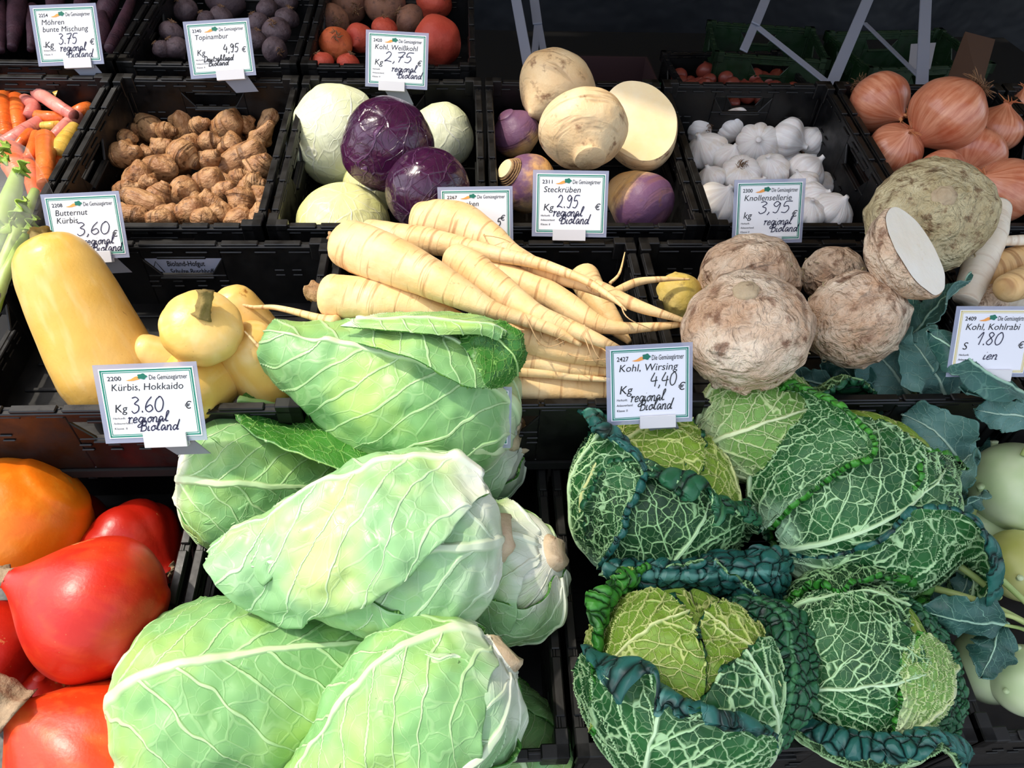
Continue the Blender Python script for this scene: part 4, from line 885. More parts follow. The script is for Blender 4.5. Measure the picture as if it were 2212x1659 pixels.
# ---------------- celeriac
CE = [(0, .08), (.04, .34), (.14, .66), (.3, .92), (.5, 1), (.68, .95), (.82, .76), (.92, .5), (.98, .26), (1, .12)]
def celeriac(px, py, h, ax, r, k, mat, label, seed, stub=True, knobs=26, row=2):
    M, s = spot(px, py, row, h, ax); R = r*s; P, uv = turned(2*R*k, R, CE, 110, 140, 0, 0, .07, 16, seed, 0, .035, 50); rr = random.Random(seed)
    for _ in range(knobs):
        d = nrm([rr.gauss(0, 1), rr.gauss(0, 1), rr.gauss(-.4, .8)]); c = d*R*[1, 1, k]; w = R*rr.uniform(.05, .12)
        P = P + d*(R*rr.uniform(.03, .07)*np.exp(-((P-c)**2).sum(-1)/w**2))[..., None]
    low = np.clip(-P[..., 2]/R-.1, 0, 1); P = P*(1+.05*low*np.sign(vn(P, 70, seed+3, 2)))[..., None]
    o = body('celeriac', P, uv, mat, M); tag(o, label, 'celeriac', 'celeriac roots')
    if stub:
        Q, uq = turned(R*.12, R*.19, [(0, 1), (.3, 1.0), (.6, .86), (.8, .6), (.9, .5), (.92, .36), (.8, .3), (.86, .16), (.9, .0)][:6]+[(1, .1)], 20, 36, 7, .10, .10, 60, seed); Q[..., 2] += R*k*.985
        body('leaf_scar', Q, uq, M_CELSCAR, None, o)
    m = MB()
    for _ in range(14):
        d = nrm([rr.gauss(0, 1), rr.gauss(0, 1), -abs(rr.gauss(.5, .5))]); c = d*R*[1, 1, k]*.97; e = nrm(np.cross(d, [rr.random(), rr.random(), 1]))
        m.tube(spline([c, c+d*R*.07+e*R*.05, c+d*R*.03+e*R*.16], 6), np.linspace(R*.018, R*.006, 6), 5)
    m.build('side_roots', M_CELG, o, smooth=True)
    return o
celeriac(1465, 640, -.005, (.2, .4, .6), 52, 1.05, M_CELY, 'small yellow green celeriac at the left crate wall behind the root tip', 1, False)
celeriac(1618, 610, .02, (-.1, .75, -.2), 108, .98, M_CEL, 'celeriac behind the front left one', 2)
celeriac(1614, 712, .075, (-.2, .55, .6), 133, .90, M_CEL, 'large celeriac at the front left with curly root threads', 3, True, 34)
celeriac(1800, 598, .01, (.5, .5, .2), 68, .95, M_CEL, 'celeriac half hidden behind the halved one', 4)
celeriac(1848, 690, .045, (.2, -.35, .8), 108, .88, M_CEL, 'celeriac with greenish flanks right of the front left one', 5, True, 30)
celeriac(2008, 466, .10, (-.25, .15, .92), 122, .93, M_CELG, 'largest celeriac at the top right with a round leaf scar', 6, True)
celeriac(2115, 650, -.01, (.2, .6, .5), 54, .95, M_CEL, 'small celeriac behind the kohlrabi price tag', 7)
M, s = spot(1932, 562, 2, .110, (.50, .30, .81), (.55, -.83, .0)); R = 96*s           # halved celeriac
P, uv = turned(R*1.0, R, [(0, .0), (.05, .36), (.2, .66), (.45, .88), (.75, .99), (.97, 1.0), (1, .98)], 50, 80, 0, 0, .06, 16, 12, 0, .03, 45); P[..., 0] *= 1.10; P[..., 1] *= .80; P[-2:, :, 2] = P[-1, :, 2].mean()
o = body('halved_celeriac', P, uv, M_CEL, M); tag(o, 'halved celeriac with a bright white cut face, on top of the others', 'celeriac', 'celeriac roots')
ring = P[-1]; Q = np.array([ring*[k, k, 1]+[0, 0, .0012] for k in np.linspace(.02, 1, 16)]); V, Fc = grid(Q, True, (True, False)); mk('cut_face', V, Fc, M_CELCUT, o, smooth=False)
# ---------------- white roots at the right edge
RG = 'white roots at the right edge'
root_path('white_radish', [(2152, 452, .06, 30), (2136, 520, .055, 33), (2108, 590, .04, 32), (2085, 650, .02, 26)], 2, M_RAD, 'stubby white root standing right behind the largest celeriac', 'root', RG, seed=1, blunt=False)
root_path('white_radish', [(2130, 523, .05, 8), (2180, 520, .06, 11), (2240, 518, .06, 12), (2300, 520, .06, 12)], 2, M_RAD, 'thin white root lying topmost at the right edge', 'root', RG, seed=2)
root_path('white_radish', [(2290, 555, .03, 40), (2200, 568, .03, 38), (2130, 590, .03, 26), (2080, 610, .02, 12)], 2, M_PARS, 'cream root lying below the thin white one at the right edge', 'root', RG, seed=3)
o = root_path('white_radish', [(2178, 622, .055, 32), (2230, 604, .05, 36), (2300, 590, .04, 36)], 2, M_PARS, 'cream root with a brown cut end, just above the kohlrabi tag', 'root', RG, seed=4)
root_path('white_radish', [(2120, 625, .0, 20), (2160, 640, .0, 26), (2240, 655, .0, 26)], 2, M_RAD, 'pale root lying lowest at the right edge behind the tag', 'root', RG, seed=5)
# ---------------- beetroots of the top row
BE = [(0, .03), (.05, .10), (.14, .34), (.3, .78), (.5, 1), (.7, .94), (.86, .66), (.95, .36), (1, .24)]
BV = []
for sd in range(3):
    P, uv = turned(2, 1, BE, 34, 36, 0, 0, .07, 1.4, sd+20); P = P*.03; o = body('beetroot', P, uv, M_BEETD); BV.append(P); bpy.data.objects.remove(o)
m = MB(); rs = random.Random(4)
for k in range(30):
    a = rs.random()*6.28; r0 = rs.uniform(.05, .26); C = np.array([(r0*math.cos(a), r0*math.sin(a), .86), (r0*1.1*math.cos(a+.2), r0*1.1*math.sin(a+.2), 1.04), (r0*1.7*math.cos(a+.4), r0*1.7*math.sin(a+.4), rs.uniform(.98, 1.14))]); m.tube(spline(C, 6), np.linspace(.035, .012, 6), 5)
m.V = [tuple(np.array(v_)*.03) for v_ in m.V]; o = m.build('crown', M_FIBRE, smooth=True); ME_CROWN = o.data; bpy.data.objects.remove(o)
bme = {}
def beet(px, py, h, ax, r, mat, label, group, v):
    key = (v, mat.name)
    if key not in bme:
        a = np.arange(36)/36; V, Fc = grid(BV[v], True, (True, True)); o = mk('beetroot', V, Fc, mat); bme[key] = o.data; bpy.data.objects.remove(o)
    M, s = spot(px, py, 4, h, ax); q = r*s/.03; o = mobj('beetroot', bme[key], None, M @ Matrix.Diagonal((q, q, q, 1))); tag(o, label, 'beetroot', group); mobj('crown', ME_CROWN, o)
    return o
BD = [(402, 26, 28, (-.2, .5, .6), 'behind the left of the price tag'), (370, 73, 26, (.3, .6, .5), 'left of the tag, above the two front ones'), (382, 105, 25, (-.4, .6, .6), 'in the front row, its crown facing left'), (350, 108, 20, (-.4, .4, .5), 'small and brownish, first in the front row'), (478, 38, 24, (.2, .6, .6), 'peeping over the price tag'), (446, 44, 20, (-.3, .5, .6), 'small, peeping over the left of the tag'),
 (488, 2, 46, (.1, .7, .3), 'largest, cut by the top edge above the tag'), (558, 52, 24, (-.3, .6, .6), 'just right of the tag top with a tan crown'), (598, 70, 31, (.0, .2, .9), 'with a round crown facing the viewer'), (592, 109, 28, (.6, -.3, .6), 'in the front row, half tan'), (552, 88, 24, (.3, .6, .5), 'right behind the tag edge'), (620, 42, 26, (.3, .6, .4), 'at the right crate wall'), (578, 22, 24, (-.2, .6, .4), 'in the second row from the top'), (618, 6, 26, (.2, .6, .4), 'at the top edge beside the right wall'), (360, 20, 30, (-.3, .6, .4), 'in the back left shade')]
for k, (px, py, r, ax, lab) in enumerate(BD): beet(px, py, -.028-.03*(110-py)/110, ax, r, M_BEETD, 'dusky purple beetroot '+lab, 'dusky beetroots', k % 3)
BO = [(725, 98, 37, (.25, .15, .9), M_BEETO, 'orange brown beetroot with its fibrous crown facing the viewer'), (698, 140, 26, (-.3, .6, .4), M_BEETR, 'small orange red beetroot first in the front row'), (752, 140, 25, (.3, .6, .4), M_BEETR, 'small reddish beetroot second in the front row'), (775, 84, 32, (.2, .6, -.5), M_BEETR, 'tall reddish beetroot just left of the price tag'), (718, 45, 34, (.4, -.3, .6), M_BEETB, 'brown beetroot behind the fibrous orange one'), (752, 12, 40, (.5, -.4, .6), M_BEETB, 'brown tan beetroot at the top with a hairy crown'),
 (833, 14, 46, (0, .1, .9), M_BEETB, 'large brown beetroot at the top edge with its crown to the viewer'), (830, 66, 28, (.1, .6, .5), M_BEETR, 'red beetroot peeping over the price tag'), (888, 46, 34, (-.7, .4, .5), M_BEETB, 'grey brown beetroot leaning on the big red orange one'), (942, 90, 54, (.4, .5, -.5), M_BEETR, 'big red orange beetroot right of the price tag'), (935, 10, 40, (.3, .7, .2), M_BEETR, 'red beetroot at the top edge behind the big red orange one')]
for k, (px, py, r, ax, mt, lab) in enumerate(BO): beet(px, py, -.025-.03*(140-py)/140, ax, r, mt, lab, 'orange and red beetroots', k % 3)
# ---------------- carrots
CG = 'dark purple carrots'
for k, (a, b, r, lab) in enumerate((((-8, -20), (2, 110), 15, 'dark purple carrot at the far left edge'), ((38, -10), (26, 104), 19, 'thick dark purple carrot left of the price tag'), ((72, 20), (66, 108), 14, 'dark purple carrot partly behind the left of the tag'), ((120, -20), (110, 60), 18, 'dark purple carrot above the price tag'), ((180, -30), (165, 60), 16, 'dark purple carrot behind the upper right of the tag'), ((222, 38), (248, -50), 19, 'dark purple carrot with its crown right of the tag'), ((238, 104), (292, -20), 13, 'slim dark purple carrot along the right crate wall'), ((215, 100), (222, 30), 17, 'dark purple carrot touching the right of the tag'))):
    h = -.022; root_path('purple_carrot', [(*a, h-.01*(k % 3), r), (a[0]*.5+b[0]*.5+3, a[1]*.5+b[1]*.5, h, r*.95), (*b, h-.01, r*.5)], 4, M_CARV, lab, 'carrot', CG, rings=30, m=16, seed=k+40)
CC = [((14, 186), (100, 188), (192, 208), 15, 8, M_CARW, 'long pale yellow carrot across the back of the carrot bag', -.062), ((4, 190), (8, 240), (14, 292), 17, 13, M_CARO, 'thick orange carrot upright at the left edge', -.045), ((36, 216), (38, 250), (40, 285), 18, 13, M_CARO, 'orange carrot second from the left', -.05), ((55, 216), (72, 228), (66, 252), 13, 15, M_CARP, 'short hooked pink carrot', -.045),
 ((82, 200), (120, 226), (160, 250), 15, 12, M_CARP, 'long pink carrot lying diagonally on top', -.03), ((168, 180), (150, 198), (122, 212), 10, 13, M_CARY, 'small yellow carrot pointing to the upper right', -.045), ((188, 222), (165, 218), (138, 216), 14, 12, M_CARO, 'short orange carrot by the right crate wall', -.05), ((82, 250), (108, 254), (138, 256), 12, 14, M_CARO, 'orange carrot with a round tip under the long pink one', -.045), ((94, 272), (112, 272), (128, 271), 9, 10, M_CARY, 'stubby yellow orange carrot in the middle', -.045),
 ((92, 262), (52, 288), (12, 312), 16, 18, M_CARP, 'broad pink carrot slanting down to the left edge', -.05), ((78, 290), (72, 318), (64, 346), 10, 14, M_CARO, 'small upright orange carrot in the middle', -.03), ((66, 288), (50, 304), (36, 318), 12, 10, M_CARO, 'thin orange carrot beside the small upright one', -.04), ((98, 298), (99, 345), (98, 400), 20, 17, M_CARO, 'thick ribbed orange carrot with a dark crown, at the front', -.022), ((160, 276), (142, 305), (124, 336), 13, 22, M_CARY, 'plump yellow carrot by the right crate wall', -.03),
 ((166, 252), (140, 278), (114, 302), 15, 15, M_CARP, 'pinkish carrot behind the plump yellow one', -.045), ((190, 236), (176, 240), (162, 246), 17, 14, M_CARO, 'stubby orange carrot at the right wall below the short one', -.05), ((140, 345), (126, 352), (112, 370), 17, 14, M_CARO, 'orange carrot low beside the thick ribbed one', -.045), ((20, 330), (34, 360), (50, 395), 28, 22, M_CARO, 'fat orange carrot under the film at the left', -.04), ((60, 350), (70, 385), (80, 430), 20, 15, M_CARO, 'orange carrot below the small upright one', -.04)]
for k, (a, b, c, r0, r1, mt, lab, h) in enumerate(CC):
    root_path('carrot', [(*a, h, r0), (*b, h+.004, (r0+r1)/2*1.05), (*c, h, r1)], 3, mt, lab, 'carrot', 'mixed coloured carrots', rings=36, m=18, seed=k+60, wob=.06)
# ================================================================ leaves
def leaf_mat(name, lo, hi, vein, N=7.0, K=7.0, latw=.05, net=14.0, netw=.05, netk=.3, mid=(.055, .012), ribc=None, disp=.0025, basepale=None, rough=.45, coat=0.0, blister=0.0, jit=.5, latk=1.0, elong=1.0, ramp2=None, edge=None):
    """veined leaf in its own metric coordinates: u runs across (.5 on the midrib), v from base to tip"""
    g = G(name, rough, .4); uvn = g.sep(g.uv()); v = g.obj(); r = g.math('MULTIPLY', g.rnd(), 13.0)
    x0 = g.math('SUBTRACT', uvn[0], .5); s = uvn[1]
    q0 = g.comb(g.math('ADD', x0, r), s, 0.0); wob = g.math('SUBTRACT', g.noise(q0, 7.0, 2), .5); wob2 = g.math('SUBTRACT', g.noise(g.vadd(q0, (5.0, 3.0, 0.0)), 4.5, 2), .5)
    x = g.math('ABSOLUTE', g.math('ADD', x0, g.math('MULTIPLY', wob, .03)))
    mw = g.map(s, 0.0, 1.0, mid[0], mid[1]); mm = g.map(g.math('DIVIDE', x, mw), 1.0, .35, smooth=True)
    side = g.math('MULTIPLY', g.math('GREATER_THAN', x0, 0.0), .43)
    xc = g.math('POWER', g.math('MAXIMUM', x, .0001), .85)
    p = g.math('ADD', g.math('SUBTRACT', g.math('MULTIPLY', s, N), g.math('MULTIPLY', xc, K)), g.math('ADD', side, g.math('MULTIPLY', wob2, jit*2)))
    tri = g.math('ABSOLUTE', g.math('SUBTRACT', g.math('FRACT', p), .5)); lw = g.map(x, 0.0, .45, latw, latw*.35)
    lat = g.math('MULTIPLY', g.map(g.math('DIVIDE', tri, lw), 1.0, .35, smooth=True), latk)
    wq = g.vadd(g.comb(g.math('ADD', x0, r), g.math('MULTIPLY', s, elong), 0.0), g.vscale(g.noise(q0, 12.0, 2, col=True), .035))
    ed = g.vor(wq, net, 'DISTANCE_TO_EDGE'); nt = g.map(ed, netw, netw*.25, smooth=True)
    ed2 = g.vor(g.vadd(wq, (2.3, 1.7, 0.0)), net*2.1, 'DISTANCE_TO_EDGE'); nt2 = g.math('MULTIPLY', g.map(ed2, netw*1.1, netw*.3, smooth=True), .30)
    vein_f = g.math('MAXIMUM', g.math('MAXIMUM', mm, lat), g.math('MULTIPLY', g.math('MAXIMUM', nt, nt2), netk))
    c = g.mix(g.map(g.noise(v, 16, 4), .32, .68), lo, hi)
    if ramp2: c = g.mix(g.math('MULTIPLY', g.map(g.noise(v, 9, 3), .48, .66), .75), c, ramp2)
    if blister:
        cell = g.map(ed, 0.0, .30); c = g.mix(g.math('MULTIPLY', g.map(ed, .13, .01), .92), c, srgb(vein))  # creases between blisters painted darker, shade put into the colour
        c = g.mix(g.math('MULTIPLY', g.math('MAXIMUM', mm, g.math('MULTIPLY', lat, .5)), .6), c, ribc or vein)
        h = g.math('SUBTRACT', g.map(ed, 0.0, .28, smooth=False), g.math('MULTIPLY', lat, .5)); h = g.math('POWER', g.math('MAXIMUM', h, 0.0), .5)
    else:
        c = g.mix(vein_f, c, vein); c = g.mix(g.math('MULTIPLY', mm, .9), c, ribc or vein)
        h = g.math('MAXIMUM', g.math('MAXIMUM', mm, g.math('MULTIPLY', lat, .75)), g.math('MULTIPLY', g.math('MAXIMUM', nt, nt2), min(1, netk)*.6))
    if not blister: c = g.mix(g.math('MULTIPLY', g.map(g.noise(v, 130, 4, .7), .70, .74), .7), c, '#2e4a22')
    if basepale: c = g.mix(g.map(g.math('ADD', s, g.math('MULTIPLY', wob, .25)), basepale[1], basepale[2], 1.0, 0.0, smooth=True), c, basepale[0])
    g.color(c); g.disp(g.math('ADD', h, g.math('MULTIPLY', g.noise(v, 60, 3), .25)), disp); g.sss(.05, (.006, .008, .003))
    g.b.inputs['Coat Weight'].default_value = coat; g.b.inputs['Coat Roughness'].default_value = .3
    return g.m
M_PT = leaf_mat('pointed_cabbage_leaf', '#70a360', '#88b878', '#b6d69c', 7.0, 6.0, .075, 11, .045, .20, (.026, .004), '#c4dea8', .0022, ('#dfe8cc', -.04, .10), .42, .06, 0, .45, .8, ramp2='#a9c862')
M_PT2 = leaf_mat('pale_pointed_cabbage_leaf', '#84b478', '#9cc690', '#c2dcb2', 6.0, 5.0, .07, 10, .045, .18, (.022, .004), '#d0e2bc', .0024, ('#e9eedd', -.02, .20), .38, .1, 0, .6, .7, ramp2='#bfd27c')
M_PTIN = leaf_mat('dark_green_leaf_face', '#2d6a22', '#417f2c', '#86b65c', 6.5, 6.5, .035, 12, .05, .55, (.03, .008), '#a5cc80', .003, None, .4, .08, 0, .5, .9)
M_CORE = leaf_mat('pale_inner_leaf', '#a9c886', '#bcd49c', '#d6e4be', 6, 6, .04, 10, .05, .2, (.03, .01), None, .002, ('#eef0e0', .0, .22))
M_CUT = spotty('cut_stalk', '#b99d80', '#d8c4a4', '#8a6a4c', 60, .7, (.55, .7), 90, .5)
PTP = [(0, .30), (.03, .55), (.10, .82), (.22, .99), (.34, 1), (.48, .90), (.64, .68), (.80, .42), (.92, .22), (.98, .12), (1, .05)]
def orient(V, Fc, cen):
    a, b, c, d = [V[i] for i in Fc[len(Fc)//2]]
    if np.dot(np.cross(b-a, d-a), a-cen) < 0: Fc = [f[::-1] for f in Fc]
    return Fc
def solid(o, t, off=-1.0, mo=1):
    m = o.modifiers.new('thickness', 'SOLIDIFY'); m.thickness = t; m.offset = off; m.material_offset = mo; m.material_offset_rim = mo; return o
def pt_leaf(root, L, R, phi, s0, s1, w, off, lift, opn, mats, seed, ns=110, nt=90, wr=.004, asym=0.0, tipcurl=0.0, thick=.0013):
    s = np.linspace(0, 1, ns); t = np.linspace(-1, 1, nt); ss = s0+(s1-s0)*s
    outl = prof([(0, .16), (.08, .42), (.22, .80), (.42, 1), (.62, .96), (.82, .80), (.94, .52), (1, .22)], s)
    S, T = np.meshgrid(ss, t, indexing='ij'); U = np.repeat(s[:, None], nt, 1)
    rr = prof(PTP, S)*R
    hw = (w*R*outl)[:, None]                                # metric half width, kept where the head narrows
    ph = phi + np.clip(T*hw/np.maximum(rr, R*.42), -2.6, 2.6) + asym*U
    d = off + lift*np.abs(T)**5*np.sin(PI*np.clip(U, .1, 1))**.5 + opn*U**1.6
    x = (rr+d)*np.cos(ph); y = (rr+d)*np.sin(ph); z = (S-.5)*L
    P = np.stack([x, y, z], -1)
    nr = np.stack([np.cos(ph), np.sin(ph), 0*ph], -1)
    wv = vn(P, 38, seed, 2)*wr + vn(P, 120, seed+3)*.0012*np.abs(T)**3
    midb = .0035*np.exp(-(T*hw/(.035*L*(1.25-U)))**2)*(1.2-U)
    P = P + nr*(wv+midb)[..., None]
    P[..., 2] += .006*np.abs(T)**2*vn(P, 50, seed+9)
    uv = np.stack([.5+T*hw/L, U], -1).reshape(-1, 2)
    V, Fc = grid(P); Fc = orient(V, Fc, np.array([0, 0, V[len(V)//2, 2]])) if opn < .5 else Fc
    o = mk('outer_leaf', V, Fc, mats, root, uv=uv); solid(o, thick); return o
def pointed(px, py, h, axis, hint, Lpx, Rpx, leaves, label, seed, cut=True, wr=.004):
    M, s = spot(px, py, 1, h, axis, hint); L, R = Lpx*s, Rpx*s
    P, uv = turned(L, R*.97, PTP, 70, 80, 0, 0, .035, 16, seed); t = (P[..., 2]/L+.5)
    pf = np.repeat((prof(PTP, np.clip(t[:, 0], 0, 1))*R*.965)[:, None], 80, 1); a = np.linspace(0, 2*PI, 80, endpoint=False)[None]
    P = np.stack([pf*np.cos(a), pf*np.sin(a), P[..., 2]], -1); P = P*(1+.03*vn(P, 20, seed, 2))[..., None]
    uv = np.stack([.5+.5*np.sin(a*2+seed)*np.ones_like(t), t], -1).reshape(-1, 2)
    o = body('pointed_cabbage', P, uv, [M_CORE], M); tag(o, label, 'cabbage', 'pointed cabbages')
    for q, lf in enumerate(leaves): pt_leaf(o, L, R, math.radians(lf[0]), *lf[1:7], lf[7], seed*10+q, wr=wr, **(lf[8] if len(lf) > 8 else {}))
    if cut:
        m = MB(); rr = random.Random(seed); pts = []; C = np.linspace(-.02, .06, 7)
        Pq = tube(np.array([(0, 0, -L*.5-.006+c_*.25) for c_ in C]), R*.30*(1-.3*np.linspace(1, 0, 7)**3), 20); Pq = Pq*(1+.06*vn(Pq, 90, seed))[..., None]
        V, Fc = grid(Pq, True, (True, True)); mk('cut_stalk', V, Fc, M_CUT, o)
    return o
LP = [M_PT, M_PTIN]; LP2 = [M_PT2, M_PTIN]
# leaf: angle of the midrib, start, end, half width / R, offset, margin lift, opening, materials
pointed(942, 988, -.0, (-.88, -.2, -.2), (.5, .2, .8), 380, 118, [(0, .0, .97, 1.5, .003, .004, 0, LP2), (110, .0, .9, 1.5, .001, .004, 0, LP2), (-110, 0, .9, 1.5, .001, .003, 0, LP2)], 'pointed cabbage below the topmost one, only its white cut base showing on the right', 1)
pointed(1035, 1262, .01, (-.80, -.42, -.35), (.25, .55, .8), 370, 140, [(15, .0, .97, 1.55, .004, .004, .004, LP2), (130, .0, .9, 1.5, .002, .004, .006, LP), (-110, .0, .9, 1.5, .002, .004, .004, LP2)], 'pointed cabbage at the right crate wall, tucked behind the middle one', 2, wr=.005)
pointed(606, 1046, .02, (.96, -.10, -.25), (.0, .12, 1), 400, 142, [(178, .0, .97, 1.4, .002, .004, .003, LP), (95, 0, .95, 1.4, .002, .003, .0, LP), (-95, 0, .95, 1.4, .003, .003, .0, LP), (0, .0, .97, 1.75, .006, .003, .002, LP)], 'pointed cabbage at the left with its white rib base pointing left', 3, False, .003)
pointed(1095, 1570, -.08, (-.3, .75, -.4), (.2, .0, .9), 300, 110, [(0, .0, .97, 1.7, .003, .003, 0, LP), (130, 0, .9, 1.5, .002, .003, 0, LP), (-130, 0, .9, 1.5, .002, .003, 0, LP)], 'shaded pointed cabbage low in the front right corner of its crate', 4)
pointed(838, 838, .115, (-.90, .34, .18), (.30, .80, .52), 565, 152, [(178, .0, .95, 1.5, .002, .004, .003, LP), (75, .0, .97, 1.35, .004, .003, .006, LP), (-78, 0, .96, 1.5, .003, .002, .0, LP), (-30, .0, .985, 1.75, .0105, .001, .007, LP)], 'topmost pointed cabbage, its tip pointing to the upper left', 5, True, .0045)
pointed(850, 1590, .075, (-.80, -.56, .15), (-.35, .80, .48), 560, 178, [(178, .0, .95, 1.5, .002, .004, .002, LP), (75, 0, .97, 1.4, .004, .003, .004, LP), (-85, .0, .96, 1.6, .003, .003, .0, LP2), (-5, .0, .98, 1.7, .0095, .001, .005, LP)], 'pointed cabbage at the bottom centre, its ragged base to the right', 6, True, .005)
pointed(592, 1490, .02, (.95, .24, -.12), (-.25, .78, .60), 615, 200, [(178, .0, .95, 1.5, .002, .003, .002, LP), (85, 0, .96, 1.5, .003, .003, .0, LP), (-75, 0, .96, 1.5, .004, .003, .0, LP), (14, .0, .985, 2.0, .0105, .001, .004, LP)], 'big pointed cabbage at the bottom left with a curving pale midrib', 7, True, .004)
pointed(772, 1194, .115, (-.985, -.09, .12), (.05, .93, .35), 620, 188, [(178, .0, .95, 1.5, .001, .003, .0, LP2), (-62, .0, .97, 1.7, .003, .003, .0, LP2, dict(asym=.1)), (62, .0, .95, 1.4, .004, .003, .002, LP2), (-2, .05, .985, 1.35, .0105, .001, .003, LP2)], 'pointed cabbage across the middle of the crate, tip pointing left', 8, True, .006)
# ---------------- free leaves on a control net of pixels and heights
def bicubic(ctrl, nu, nv):
    A = np.array([spline(r_, nv) for r_ in ctrl]); return np.stack([spline(A[:, j], nu) for j in range(nv)], 1)
def net_leaf(name, ctrl, row, mats, nu=110, nv=80, wr=.002, seed=0, parent=None, thick=.0013, flip=False, L=None, frill=0.0):
    """rows of (px, py, h[, row]) from base to tip; columns across the leaf"""
    W = np.array([[at(c[0], c[1], c[3] if len(c) > 3 else row, c[2])[0] for c in r_] for r_ in ctrl])
    P = bicubic(W, nu, nv); cen = P.reshape(-1, 3).mean(0); T = np.linspace(-1, 1, nv)[None]; U = np.linspace(0, 1, nu)[:, None]
    du = np.gradient(P, axis=0); dv = np.gradient(P, axis=1); N = np.cross(du, dv); N /= np.linalg.norm(N, axis=-1)[..., None]+1e-12
    if N[nu//2, nv//2].dot(EYE-cen) < 0: N = -N
    P = P + N*(vn(P, 40, seed, 2)*wr + frill*np.abs(T)**3*vn(P, 90, seed+2, 1))[..., None]
    Lm = np.linalg.norm(np.diff(P[:, nv//2], axis=0), axis=1).sum(); x = np.cumsum(np.linalg.norm(np.diff(P, axis=1), axis=-1), 1); x = np.hstack([np.zeros((nu, 1)), x]); x -= x[:, nv//2:nv//2+1]
    uv = np.stack([.5+x/Lm, np.repeat(U, nv, 1)], -1).reshape(-1, 2)
    V, Fc = grid(P); a, b, c, d = [V[i] for i in Fc[len(Fc)//2]]
    if (np.dot(np.cross(b-a, d-a), EYE-cen) < 0) != flip: Fc = [f[::-1] for f in Fc]
    if parent is None:
        M = Matrix.Translation(cen); V = V-cen
    else:
        M = None; Mi = np.array(parent.matrix_world.inverted()); V = V @ Mi[:3, :3].T + Mi[:3, 3]
    o = mk(name, V, Fc, mats, parent, M, uv=uv); solid(o, thick); return o
def find(lab): return next(o for o in COL.objects if o.get('label') == lab)
topc = find('topmost pointed cabbage, its tip pointing to the upper left')
net_leaf('outer_leaf', [[(955, 716, .075), (975, 702, .08), (1000, 693, .08), (1040, 690, .08)], [(1000, 748, .085), (1030, 722, .095), (1062, 702, .10), (1080, 697, .095)], [(1030, 790, .085), (1060, 752, .09), (1092, 720, .10), (1104, 708, .10)], [(1050, 832, .075), (1090, 792, .08), (1126, 752, .09), (1122, 722, .095)], [(1072, 840, .055), (1100, 826, .06), (1130, 794, .065), (1140, 764, .075)]], 2, [M_PTIN, M_PT], parent=topc, seed=3, wr=.003)
net_leaf('outer_leaf', [[(735, 704, .085), (760, 692, .09), (790, 683, .085), (825, 679, .07)], [(845, 712, .10), (862, 694, .105), (885, 681, .10), (905, 672, .08)], [(945, 722, .105), (965, 703, .112), (985, 687, .108), (1000, 677, .09)], [(1035, 722, .105), (1050, 708, .112), (1060, 697, .108), (1068, 690, .095)], [(1075, 735, .10), (1086, 722, .105), (1096, 712, .10), (1104, 706, .09)]], 2, [M_PT, M_PTIN], parent=topc, seed=13, wr=.002)
net_leaf('outer_leaf', [[(690, 712, .165, 1), (715, 695, .165, 1), (770, 685, .16, 1), (850, 674, .15, 1)], [(760, 735, .195, 1), (830, 705, .20, 1), (900, 690, .19, 1), (960, 678, .17, 1)], [(880, 770, .215, 1), (930, 735, .215, 1), (985, 712, .205, 1), (1030, 692, .18, 1)], [(1000, 830, .20, 1), (1030, 785, .20, 1), (1040, 750, .195, 1), (1058, 706, .17, 1)], [(1062, 838, .18, 1), (1078, 815, .18, 1), (1078, 790, .175, 1), (1060, 735, .16, 1)]], 1, [M_PT, M_PTIN], parent=topc, seed=4, wr=.003)
leftc = find('pointed cabbage at the left with its white rib base pointing left')
net_leaf('outer_leaf', [[(512, 908, .115), (510, 880, .12), (530, 850, .115), (575, 828, .10)], [(560, 945, .125), (590, 900, .10), (620, 860, .09), (640, 832, .085)], [(660, 985, .130), (680, 930, .10), (700, 880, .085), (710, 840, .08)], [(770, 1020, .125), (780, 975, .11), (790, 930, .10), (800, 900, .09)], [(880, 1050, .11), (880, 1010, .10), (880, 970, .10), (880, 950, .09)]], 1, [M_PTIN, M_PT], parent=leftc, seed=5, wr=.003)
# ================================================================ savoy cabbages
def savoy_out(name, lo, hi, vein, rib, **k): return leaf_mat(name, lo, hi, vein, 6.0, 6.0, .075, 12, .065, .80, (.024, .005), rib, .0045, k.pop('bp', None), .48, .02, 0, .5, 1.0, **k)
M_SV = savoy_out('savoy_leaf_underside', '#154620', '#2a6c32', '#b8e0a6', '#c8e6b8', bp=('#a8cfa8', -.02, .22))
M_SVD = savoy_out('dark_savoy_leaf_underside', '#0b3014', '#184e22', '#a6d494', '#c0e2ac', bp=('#8fbf94', -.02, .18))
M_SVY = savoy_out('yellow_green_savoy_leaf', '#6f942c', '#8aa93c', '#d2dc8a', '#dde4a0')
M_SVP = savoy_out('pale_savoy_leaf', '#6c9c46', '#86b258', '#cfe0a0', '#dcE8b4', bp=('#c6d8a4', .0, .3))
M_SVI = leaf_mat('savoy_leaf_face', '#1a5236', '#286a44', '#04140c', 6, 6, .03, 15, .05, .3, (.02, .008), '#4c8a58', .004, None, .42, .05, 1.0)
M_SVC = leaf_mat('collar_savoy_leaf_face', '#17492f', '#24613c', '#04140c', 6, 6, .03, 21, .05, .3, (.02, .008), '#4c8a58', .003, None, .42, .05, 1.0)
M_SVB = leaf_mat('blue_green_savoy_leaf_face', '#1c544e', '#2c6c62', '#041614', 6, 6, .03, 13, .05, .3, (.02, .008), '#5a9488', .004, None, .42, .05, 1.0)
